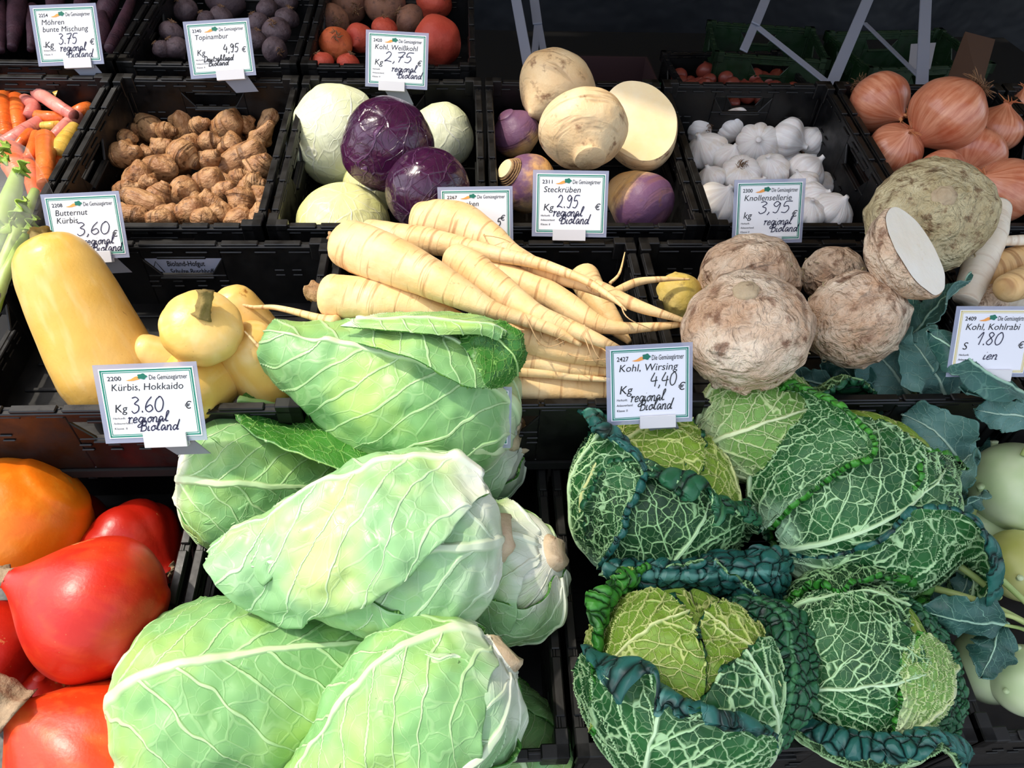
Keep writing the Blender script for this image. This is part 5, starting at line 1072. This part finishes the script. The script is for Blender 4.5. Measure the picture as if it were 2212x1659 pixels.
M_SVG = leaf_mat('bright_savoy_leaf_face', '#2b7a24', '#4a9a34', '#0c3a0e', 6, 6, .03, 16, .05, .3, (.02, .008), '#8cc870', .004, None, .42, .05, 1.0)
SOUT = [(0, .14), (.08, .36), (.25, .76), (.5, 1), (.7, 1), (.86, .84), (.95, .56), (1, .28)]
def savoy_leaf(root, R, stem, cen, a0, a1, B, off, mats, seed, opn=0.0, curl=(1, 1, 1), rc=.009, ns=130, nt=120, wr=.003, frill=.004, opow=2.0, thick=.0012, maxang=2.75):
    """leaf over a round head: a0..a1 degrees from the stalk along the midrib, half width B degrees; curl = start on the two sides and the tip"""
    e = nrm(cen - stem*np.dot(cen, stem)); sd = np.cross(e, stem)
    U, T = np.meshgrid(np.linspace(0, 1, ns), np.linspace(-1, 1, nt), indexing='ij')
    outl = prof(SOUT, U)*(1+.05*np.sin(9*U+seed)*np.abs(T)); b = np.radians(B)*outl*T
    al = np.radians(a0+(a1-a0)*U); amax = np.radians(a0+(a1-a0)*curl[2])
    cl = np.where(T < 0, curl[0], curl[1]); bmax = np.radians(B)*outl*cl
    nz = vn(np.stack([U*2.2, T*1.6, 0*U+seed], -1), 1.6, seed, 2); cl = np.clip(np.where(cl < 1, cl+.05*nz, cl), .3, 1); bmax = np.radians(B)*outl*cl
    amax = np.radians(a0+(a1-a0)*(curl[2]+(.05*nz if curl[2] < 1 else 0)))
    ac = np.minimum(al, amax); bc = np.sign(b)*np.minimum(np.abs(b), bmax)
    oa = (al-ac)*R; ob = (b-bc)*R
    D = lambda a, bb: np.cos(bb)[..., None]*(np.cos(a)[..., None]*stem+np.sin(a)[..., None]*e)+np.sin(bb)[..., None]*sd
    n = D(ac, bc); ta = np.cos(bc)[..., None]*(-np.sin(ac)[..., None]*stem+np.cos(ac)[..., None]*e)
    tb = -np.sin(bc)[..., None]*(np.cos(ac)[..., None]*stem+np.sin(ac)[..., None]*e)+np.cos(bc)[..., None]*sd
    l = np.sqrt(oa**2+ob**2)+1e-9; dr = (oa[..., None]*ta+ob[..., None]*tb)/l[..., None]
    th = np.minimum(l/rc, maxang); ext = np.maximum(l-rc*maxang, 0)
    rad = R + off + opn*R*(np.maximum(U, 0)**opow)*(1-.25*T*T)
    P = n*rad[..., None] + dr*(rc*np.sin(th)+ext*np.cos(th))[..., None] + n*(rc*(1-np.cos(th))+ext*np.sin(th))[..., None]
    edge = np.maximum(np.abs(T), U*.98)**4
    P = P + n*(vn(P, 34, seed, 2)*wr + edge*frill*vn(P, 110, seed+4, 1))[..., None]
    P = P + n*(.004*np.exp(-(b*R/(.007+.012*(1-U)))**2)*(1.1-U))[..., None]
    Lm = np.radians(a1-a0)*R; uv = np.stack([.5+b*R/Lm, U], -1).reshape(-1, 2)
    V, Fc = grid(P); i = len(Fc)//2; a_, b_, c_, d_ = [V[k] for k in Fc[i]]
    if np.dot(np.cross(b_-a_, d_-a_), n.reshape(-1, 3)[Fc[i][0]]) < 0: Fc = [f[::-1] for f in Fc]
    o = mk('leaf', V, Fc, mats, root, uv=uv); solid(o, thick); return o
def savoy(px, py, h, stem, Rpx, leaves, label, seed, core=None, squash=.92):
    p, s = at(px, py, 1, h); s = s/F; R = Rpx*s; st = cd(*stem); M = Matrix.Translation(p)
    sx = nrm(np.cross(st, [.3, .2, .9])); sy = np.cross(st, sx)
    P, uv = turned(2*R*.96, R*.96, [(0, .05), (.04, .4), (.15, .72), (.35, .96), (.5, 1), (.65, .96), (.85, .72), (.96, .4), (1, .05)], 60, 70, 0, 0, .05, 18, seed)
    P = P[..., :1]*sx + P[..., 1:2]*sy - P[..., 2:]*st
    o = body('savoy_cabbage', P, uv, [core or M_SVY], M); tag(o, label, 'cabbage', 'savoy cabbages')
    for q, lf in enumerate(leaves):
        k = dict(lf[6]) if len(lf) > 6 else {}
        savoy_leaf(o, R, st, cd(*lf[0]), lf[1], lf[2], lf[3], lf[4], lf[5], seed*10+q+(1 if seed == 5 else 0), **k)
    return o
A_, D_, Y_, P_, G_, B_ = [M_SV, M_SVI], [M_SVD, M_SVI], [M_SVY, M_SVI], [M_SVP, M_SVG], [M_SVD, M_SVG], [M_SVD, M_SVB]
savoy(1634, 918, .085, (-.92, -.30, .15), 122, [((.1, -.75, .5), 15, 150, 70, .002, P_), ((.2, .9, .2), 15, 150, 70, .003, P_), ((.35, .25, .9), 12, 150, 82, .006, P_, dict(curl=(1, 1, .95), wr=.002))], 'small yellow green savoy cabbage at the back, between the two dark ones', 1, M_SVY)
savoy(1420, 1078, .045, (-.42, -.72, -.1), 168, [
    ((.8, -.3, .6), 60, 172, 46, .000, Y_, dict(opn=.02)), ((-.6, .6, .5), 60, 170, 50, .003, Y_, dict(opn=.03, curl=(1, 1, .96))),
    ((.92, -.25, .35), 12, 125, 62, .004, D_, dict(curl=(.88, .88, .90), rc=.010)), ((-.1, .5, -.85), 12, 138, 66, .006, [M_SVD, M_SVI], dict(opn=.22, curl=(1, 1, .88), opow=1.5)),
    ((-.75, .55, .25), 12, 136, 62, .008, [M_SV, M_SVB], dict(opn=.12, curl=(.72, .72, .80), rc=.013)), ((.12, -.30, .93), 10, 134, 68, .010, D_, dict(curl=(.88, .88, .80), rc=.011))],
    'savoy cabbage at the back left of its crate, in front of its price tag', 2)
savoy(1838, 1062, .075, (-.82, -.52, .16), 188, [
    ((.4, -.1, -.9), 12, 148, 70, .003, G_, dict(opn=.36, opow=1.4)), ((-.1, .6, -.75), 12, 148, 64, .005, [M_SVD, M_SVI], dict(opn=.34, opow=1.4)),
    ((.35, -.55, .7), 50, 150, 50, .003, G_, dict(opn=.06, curl=(.9, .9, .93))), ((-.35, .92, -.15), 12, 112, 70, .010, [M_SV, M_SVG], dict(opn=.05, curl=(.80, .80, .70), rc=.016)),
    ((.22, .10, .96), 8, 122, 70, .007, A_, dict(curl=(1, .96, .97), wr=.002)), ((.30, -.88, .42), 8, 136, 62, .012, [M_SV, M_SVB], dict(opn=.24, curl=(.90, .90, .70), rc=.014, opow=1.4))],
    'largest savoy cabbage, lying tilted at the back right of its crate', 3)
savoy(1842, 1425, .05, (-.92, -.22, -.25), 168, [
    ((.0, .6, -.8), 15, 150, 70, .004, G_, dict(opn=.24, curl=(.94, .94, .9), opow=1.5)),
    ((.0, .88, .4), 12, 135, 60, .002, D_), ((.0, .12, .97), 10, 132, 70, .005, A_, dict(wr=.002)), ((.3, -.3, .9), 100, 165, 42, .008, [M_SVP, M_SVG], dict(wr=.002)),
    ((.15, -.92, .40), 12, 140, 66, .010, [M_SVD, M_SVB], dict(opn=.16, curl=(.62, .62, .86), rc=.014, opow=1.3))],
    'savoy cabbage at the front right of its crate with a dark collar leaf', 4)
savoy(1478, 1468, .055, (-.04, -.80, -.45), 198, [
    ((.40, .50, -.75), 14, 140, 66, .005, [M_SVD, M_SVB], dict(opn=.20, opow=1.6)),
    ((.80, -.2, .5), 70, 176, 50, .000, Y_, dict(opn=-.01)), ((-.85, .05, .35), 64, 172, 52, .004, Y_, dict(curl=(1, 1, .98))),
    ((-.72, .62, -.35), 14, 138, 66, .006, [M_SVY, M_SVG], dict(opn=.08, curl=(.9, .88, .88), rc=.012)),
    ((.62, -.25, .70), 8, 148, 56, .008, A_, dict(wr=.002)), ((-.48, -.35, .80), 6, 146, 66, .013, [M_SV, M_SVB], dict(curl=(.94, .94, .85), rc=.012, wr=.002))],
    'savoy cabbage at the front left of its crate with a yellow heart', 5)
net_leaf('leaf', [[(1560, 1312, .10), (1585, 1298, .10), (1620, 1288, .095), (1650, 1285, .085)], [(1630, 1345, .105), (1660, 1325, .115), (1700, 1315, .115), (1728, 1330, .105)], [(1658, 1420, .10), (1690, 1410, .118), (1725, 1405, .12), (1760, 1412, .11)], [(1655, 1500, .095), (1690, 1495, .112), (1725, 1495, .115), (1755, 1500, .105)], [(1635, 1590, .07), (1660, 1595, .085), (1690, 1595, .085), (1712, 1580, .08)], [(1590, 1650, .04), (1610, 1656, .05), (1630, 1656, .05), (1652, 1640, .045)]], 1, [M_SVC, M_SV], 150, 100, .004, 21, find('savoy cabbage at the front left of its crate with a yellow heart'), frill=.005)
net_leaf('leaf', [[(1890, 1296, .075), (1925, 1280, .08), (1955, 1288, .075)], [(1955, 1345, .08), (1995, 1325, .085), (2022, 1340, .075)], [(1978, 1430, .075), (2030, 1418, .08), (2066, 1420, .065)], [(1975, 1520, .07), (2040, 1520, .075), (2086, 1520, .06)], [(1950, 1590, .07), (2010, 1605, .07), (2062, 1610, .055)]], 1, [M_SVC, M_SV], 150, 100, .004, 22, find('savoy cabbage at the front right of its crate with a dark collar leaf'), frill=.005)
o = net_leaf('savoy_leaf', [[(1300, 1236, .075), (1310, 1222, .08), (1325, 1212, .075)], [(1370, 1278, .055), (1390, 1240, .085), (1400, 1205, .07)], [(1460, 1290, .05), (1480, 1245, .095), (1490, 1200, .075)], [(1570, 1296, .055), (1580, 1240, .10), (1590, 1192, .085)], [(1660, 1300, .06), (1670, 1240, .10), (1680, 1195, .085)], [(1695, 1290, .05), (1706, 1240, .08), (1712, 1205, .07)]], 1, [M_SVB, M_SV], 120, 70, .004, 7, frill=.004)
tag(o, 'loose blue green blistered savoy leaf lying between the savoy heads', 'leaf')
# ================================================================ kohlrabi
M_KL = leaf_mat('kohlrabi_leaf', '#234a44', '#3a6a60', '#7aa894', 5.0, 4.5, .040, 10, .05, .22, (.024, .006), '#a2c8ae', .0018, None, .45, .05, 0, .5, .7)
M_KLB = leaf_mat('kohlrabi_leaf_back', '#48746e', '#668f86', '#9abcac', 5.0, 4.5, .040, 10, .05, .22, (.028, .007), '#b4d0ba', .002, None, .5, .02, 0, .5, .8)
M_PET = spotty('kohlrabi_stalk', '#8fa860', '#aebc78', '#6c7c40', 40, .45, (.65, .8), 60, .1)
def curved_leaf(parent, pts, wpx, sidehint, cup, row, mats, seed, waves=.004, petiole=None, nu=70, nv=50, droop=0.0):
    """pts along the midrib base to tip (px, py, h[, row]); half width wpx; side direction in the view; cup folds the halves up"""
    W = []; sc = []
    for c in pts: p, z = at(c[0], c[1], c[3] if len(c) > 3 else row, c[2]); W.append(p); sc.append(z/F)
    s = np.mean(sc); C = spline(np.array(W), nu); T = np.gradient(C, axis=0); T /= np.linalg.norm(T, axis=1)[:, None]
    sd = cd(*sidehint); S = sd-T*(T@sd)[:, None]; S /= np.linalg.norm(S, axis=1)[:, None]; N = np.cross(T, S)
    if N[nu//2].dot(EYE-C[nu//2]) < 0: N = -N
    u = np.linspace(0, 1, nu)[:, None]; t = np.linspace(-1, 1, nv)[None]
    w = wpx*s*prof([(0, .10), (.06, .3), (.2, .78), (.42, 1), (.65, .92), (.85, .62), (.95, .34), (1, .08)], u[:, 0])[:, None]
    w = w*(1+.12*np.sin(17*u+seed+np.sign(t))*np.abs(t)+.07*np.sin(33*u+2*seed+t)+.03*np.sin(71*u+seed))
    x = w*t; ang = cup*np.abs(t)
    P = C[:, None]+S[:, None]*(x*np.cos(ang))[..., None]+N[:, None]*(np.abs(x)*np.sin(ang)+waves*1.7*np.sin(15*u+3*np.sign(t)+seed)*np.abs(t)**1.6+.004*vn(np.stack([C[:, 0][:, None]+0*t, C[:, 1][:, None]+x, C[:, 2][:, None]+0*t], -1), 45, seed, 2)-droop*u**2*np.abs(t)*wpx*s)[..., None]
    Lm = np.linalg.norm(np.diff(C, axis=0), axis=1).sum(); uv = np.stack([.5+x/Lm, np.repeat(u, nv, 1)], -1).reshape(-1, 2)
    V, Fc = grid(P); i = len(Fc)//2; a, b, c, d = [V[k] for k in Fc[i]]
    if np.dot(np.cross(b-a, d-a), N[nu//2]) < 0: Fc = [f[::-1] for f in Fc]
    Mi = np.array(parent.matrix_world.inverted()); V = V @ Mi[:3, :3].T + Mi[:3, 3]
    o = mk('leaf', V, Fc, mats, parent, uv=uv); solid(o, .0008)
    if petiole is not None:
        Q = [at(c[0], c[1], c[3] if len(c) > 3 else row, c[2])[0] for c in petiole[0]]+[C[0], C[4]]
        m = MB(); q = spline(np.array(Q), 24) @ Mi[:3, :3].T + Mi[:3, 3]; m.tube(q, np.linspace(petiole[1]*s, petiole[1]*s*.6, 24), 10); m.build('leaf_stalk', M_PET, parent, smooth=True)
    return o
KO = [(0, .06), (.03, .22), (.12, .60), (.28, .90), (.48, 1), (.68, .94), (.85, .70), (.95, .42), (1, .25)]
def kohlrabi(px, py, h, ax, r, k, mat, label, seed, scars=5, stubs=()):
    M, s = spot(px, py, 1, h, ax); R = r*s; P, uv = turned(2*R*k, R, KO, 50, 60, 0, 0, .025, 14, seed); o = body('kohlrabi', P, uv, mat, M); tag(o, label, 'kohlrabi', 'kohlrabi bulbs')
    for i in range(scars):                                   # cut leaf scars with a short wedge of stalk
        a = i*2.4+seed; z = R*k*(-.1+.16*i); rr = R*math.sqrt(max(.05, 1-(z/(R*k))**2)); b = np.array([rr*math.cos(a), rr*math.sin(a), z]); d = nrm(b*[1, 1, .8]+[0, 0, R*.5])
        C = np.array([b*.93-[0, 0, R*.12], b*.99, b*1.05+[0, 0, R*.10]]); m = MB(); m.tube(spline(C, 8), np.linspace(R*.04, R*.085, 8), 10); m.build('leaf_scar', M_KOHL, o, smooth=True)
    return o
K1 = kohlrabi(2196, 1052, .05, (.1, .75, .6), 98, .98, M_KOHL, 'large pale kohlrabi at the right edge above the others', 1)
K2 = kohlrabi(2108, 1160, -.01, (-.1, .7, .6), 72, .95, M_KOHL, 'shaded kohlrabi behind the big dark savoy leaf', 2)
K3 = kohlrabi(2205, 1222, .03, (.2, .6, .7), 78, .92, M_KOHLY, 'yellowish kohlrabi in the middle of the right edge', 3)
K4 = kohlrabi(2135, 1440, -.015, (-.3, .5, .7), 76, .95, M_KOHL, 'pale kohlrabi under the blue leaf at the lower right', 4)
K5 = kohlrabi(2215, 1470, .01, (.1, .5, .8), 74, .98, M_KOHL, 'pale kohlrabi cut by the lower right picture edge', 5)
K6 = kohlrabi(1990, 905, -.055, (-.1, .6, .7), 60, .95, M_KOHL, 'kohlrabi buried under the leaves beside the largest savoy cabbage', 6)
KL, KB = [M_KL, M_KLB], [M_KLB, M_KL]
K = curved_leaf
K(K6, [(1965, 858, .075), (1935, 810, .10), (1900, 765, .115), (1868, 712, .115)], 78, (.85, .35, .3), .35, 1, KB, 1, .005, ([(2000, 900, -.02), (1985, 880, .04)], 6))
K(K6, [(1850, 850, .07), (1840, 815, .085), (1815, 790, .09), (1780, 780, .085)], 46, (.2, .9, .4), .3, 1, KL, 2, .006, ([(1960, 900, -.02), (1900, 880, .04)], 5))
K(K6, [(1790, 830, .07), (1750, 824, .08), (1710, 820, .085), (1668, 826, .08)], 34, (.1, .9, .4), .3, 1, KB, 3, .004, ([(1950, 900, -.03), (1860, 860, .04)], 5))
K(K6, [(1900, 880, .05), (1870, 868, .065), (1820, 870, .07), (1770, 862, .07)], 52, (.1, .9, .4), .2, 1, KL, 4, .006)
K(K6, [(2040, 860, .09), (2025, 815, .12), (1995, 770, .14), (1958, 722, .145)], 70, (.8, .5, .3), .5, 1, KB, 5, .006, ([(2010, 900, -.02), (2035, 885, .05)], 6))
K(K6, [(1955, 742, .125), (1990, 700, .145), (2035, 655, .165), (2098, 592, .185)], 46, (.7, .6, .5), .45, 1, KL, 6, .003, ([(1990, 890, -.02), (1960, 800, .08)], 5))
K(K6, [(1948, 725, .11), (1962, 700, .12), (1975, 670, .13), (1970, 640, .13)], 34, (.9, .2, .3), .3, 1, KL, 7, .004)
K(K1, [(2240, 868, .14), (2150, 815, .175), (2080, 765, .185), (2005, 716, .185)], 52, (.4, -.8, .4), -.4, 1, KL, 8, .004, ([(2210, 985, .10), (2250, 900, .13)], 7))
K(K1, [(2240, 905, .13), (2190, 895, .14), (2150, 890, .14), (2106, 886, .135)], 40, (.1, .9, .4), .3, 1, KB, 9, .004, ([(2215, 985, .1)], 6))
K(K1, [(2180, 850, .14), (2140, 830, .15), (2110, 835, .15), (2090, 850, .14)], 26, (.3, .8, .4), .5, 1, KL, 10, .003)
K(K2, [(2080, 1010, .07), (2050, 965, .095), (2010, 925, .105), (1950, 895, .10)], 66, (.6, .7, .3), .5, 1, KB, 11, .006, ([(2100, 1120, .02), (2110, 1050, .05)], 7))
K(K2, [(2030, 1070, .08), (2050, 1040, .095), (2075, 1010, .10), (2108, 985, .095)], 46, (.8, .5, .3), .2, 1, KB, 12, .004)
K(K2, [(2056, 1108, .085), (2085, 1092, .095), (2110, 1078, .10), (2138, 1066, .095)], 24, (.3, .8, .4), .6, 1, KL, 13, .003)
K(K2, [(2100, 1080, .03), (2090, 1030, .03), (2110, 980, .03), (2140, 930, .03)], 55, (.8, .3, .3), .2, 1, KL, 14, .006)
K(K4, [(2180, 1352, .075), (2120, 1345, .085), (2060, 1335, .085), (1986, 1318, .075)], 52, (.05, .9, .4), -.25, 1, KL, 15, .004, ([(2240, 1380, .03), (2212, 1360, .06)], 5))
K(K4, [(2160, 1340, .06), (2150, 1385, .065), (2140, 1420, .06), (2118, 1462, .05)], 44, (.9, .1, .3), -.3, 1, KL, 16, .004)
K(K4, [(1960, 1300, .0), (1990, 1280, .02), (2020, 1270, .02), (2060, 1262, .01)], 40, (.1, .9, .4), .2, 1, KB, 17, .005)
K(K3, [(2100, 1225, .05), (2090, 1250, .055), (2080, 1275, .05), (2072, 1290, .045)], 26, (.9, .1, .3), .2, 1, KB, 18, .003)
for kk, pts, r in ((K3, [(2098, 1196, .085), (2150, 1240, .08), (2220, 1305, .065)], 8), (K3, [(2060, 1214, .08), (2110, 1250, .08), (2160, 1292, .07)], 8), (K4, [(1985, 1262, .06), (2080, 1288, .08), (2150, 1312, .08), (2225, 1350, .07)], 8), (K4, [(2120, 1320, .08), (2180, 1330, .085), (2230, 1352, .08)], 6)):
    Mi = np.array(kk.matrix_world.inverted()); Q = np.array([at(*p_[:2], 1, p_[2])[0] for p_ in pts]); zz = at(*pts[0][:2], 1, pts[0][2])[1]/F
    q = spline(Q, 24) @ Mi[:3, :3].T + Mi[:3, 3]; m = MB(); m.tube(q, np.linspace(r*zz, r*zz*.8, 24), 10); m.build('leaf_stalk', M_PET, kk, smooth=True)
# ================================================================ celery and the film over the carrots
M_CLY = spotty('celery_stalk', '#9cb84a', '#bccf78', '#7c9838', 40, .4, (.66, .8), 60, .15, .3, 20)
M_CLL = leaf_mat('celery_leaf', '#8eb03a', '#a9c850', '#cfdc86', 5, 5, .03, 10, .05, .2, (.03, .01), None, .0015, None, .45)
def celery(pts, leaves, label, seed):
    o = root_path('celery', pts, 3, M_CLY, label, 'celery', 'celery stalks', rings=40, m=20, seed=seed, wob=.03, blunt=False)
    for q, l in enumerate(leaves): curved_leaf(o, *l, 3, [M_CLL, M_CLL], seed+q, .004, None, 40, 30)
celery([(-30, 560, .01, 22), (-5, 500, .03, 22), (22, 430, .04, 20), (40, 370, .045, 12)], [([(36, 380, .05), (50, 365, .055), (62, 355, .055)], 18, (.5, .8, .3), .3), ([(0, 330, .05), (8, 318, .05), (22, 312, .05)], 16, (.5, .8, .3), .3), ([(-8, 350, .05), (5, 345, .05), (14, 338, .05)], 16, (.7, -.6, .3), .3)], 'thick pale green celery stalk at the far left edge', 81)
celery([(-10, 620, .0, 15), (30, 520, .025, 14), (52, 470, .03, 13), (76, 412, .035, 9)], [([(20, 470, .045), (40, 445, .05), (62, 432, .05)], 22, (.5, .8, .3), .4), ([(0, 500, .045), (14, 490, .05), (26, 478, .05)], 18, (.8, -.2, .3), .3)], 'slimmer celery stalk with leaves, right of the thick one', 82)
celery([(-20, 690, -.01, 14), (5, 610, .01, 13), (30, 560, .02, 12), (60, 490, .025, 9)], [([(50, 500, .03), (66, 480, .035), (82, 470, .035)], 14, (.5, .8, .3), .4)], 'celery stalk lowest at the left edge beside the tall butternut', 83)
ctrl = [[(-40, 330, .03), (-10, 290, .03), (30, 300, .02), (60, 320, .015)], [(-40, 420, .06), (20, 380, .055), (75, 380, .035), (110, 410, .01)], [(-40, 520, .06), (20, 480, .06), (80, 470, .04), (112, 450, .005)], [(-40, 620, .04), (10, 580, .05), (60, 520, .035), (92, 500, .0)], [(-40, 700, .02), (0, 660, .03), (30, 590, .02), (50, 540, .0)]]
W = np.array([[at(c[0], c[1], 3, c[2])[0] for c in r_] for r_ in ctrl]); P = bicubic(W, 50, 40); P = P + np.array([0, -.3, 1])*(.004*vn(P, 45, 3, 2))[..., None]
V, Fc = grid(P); cen = V.mean(0); tag(solid(mk('plastic_bag', V-cen, Fc, [M_FILM, M_FILM], None, Matrix.Translation(cen)), .0003), 'clear plastic film over the celery and carrots at the left edge', 'bag')
# small red onions in the dark crate behind the garlic
g = G('dull_red_onion_skin', .4); v = g.obj(); g.color(g.mix(g.noise(v, 30, 3), '#6a2a1e', '#96463a')); M_DRO = g.m
P, uv = turned(2, 1, ON, 24, 24, 0, 0, .03, 1.4, 3); o = body('small_onion', P, uv, M_DRO); ME_SO = o.data; bpy.data.objects.remove(o); rs = random.Random(2)
for k in range(34):
    x = -.145+.042*(k % 8)+rs.uniform(-.006, .006); y = -.09+.045*((k//8) % 4)+rs.uniform(-.006, .006); z = .118+rs.uniform(-.012, .02) if k < 32 else .15
    q = rs.uniform(.020, .027); M = MBC @ Matrix.Translation((x, y, z)) @ Matrix.Rotation(rs.uniform(-1.5, 1.5), 4, 'X') @ Matrix.Rotation(rs.random()*6, 4, 'Z') @ Matrix.Diagonal((q, q, q, 1))
    tag(mobj('small_onion', ME_SO, None, M), 'small dull red onion in the dark crate behind the garlic', 'onion', 'small red onions behind the garlic')
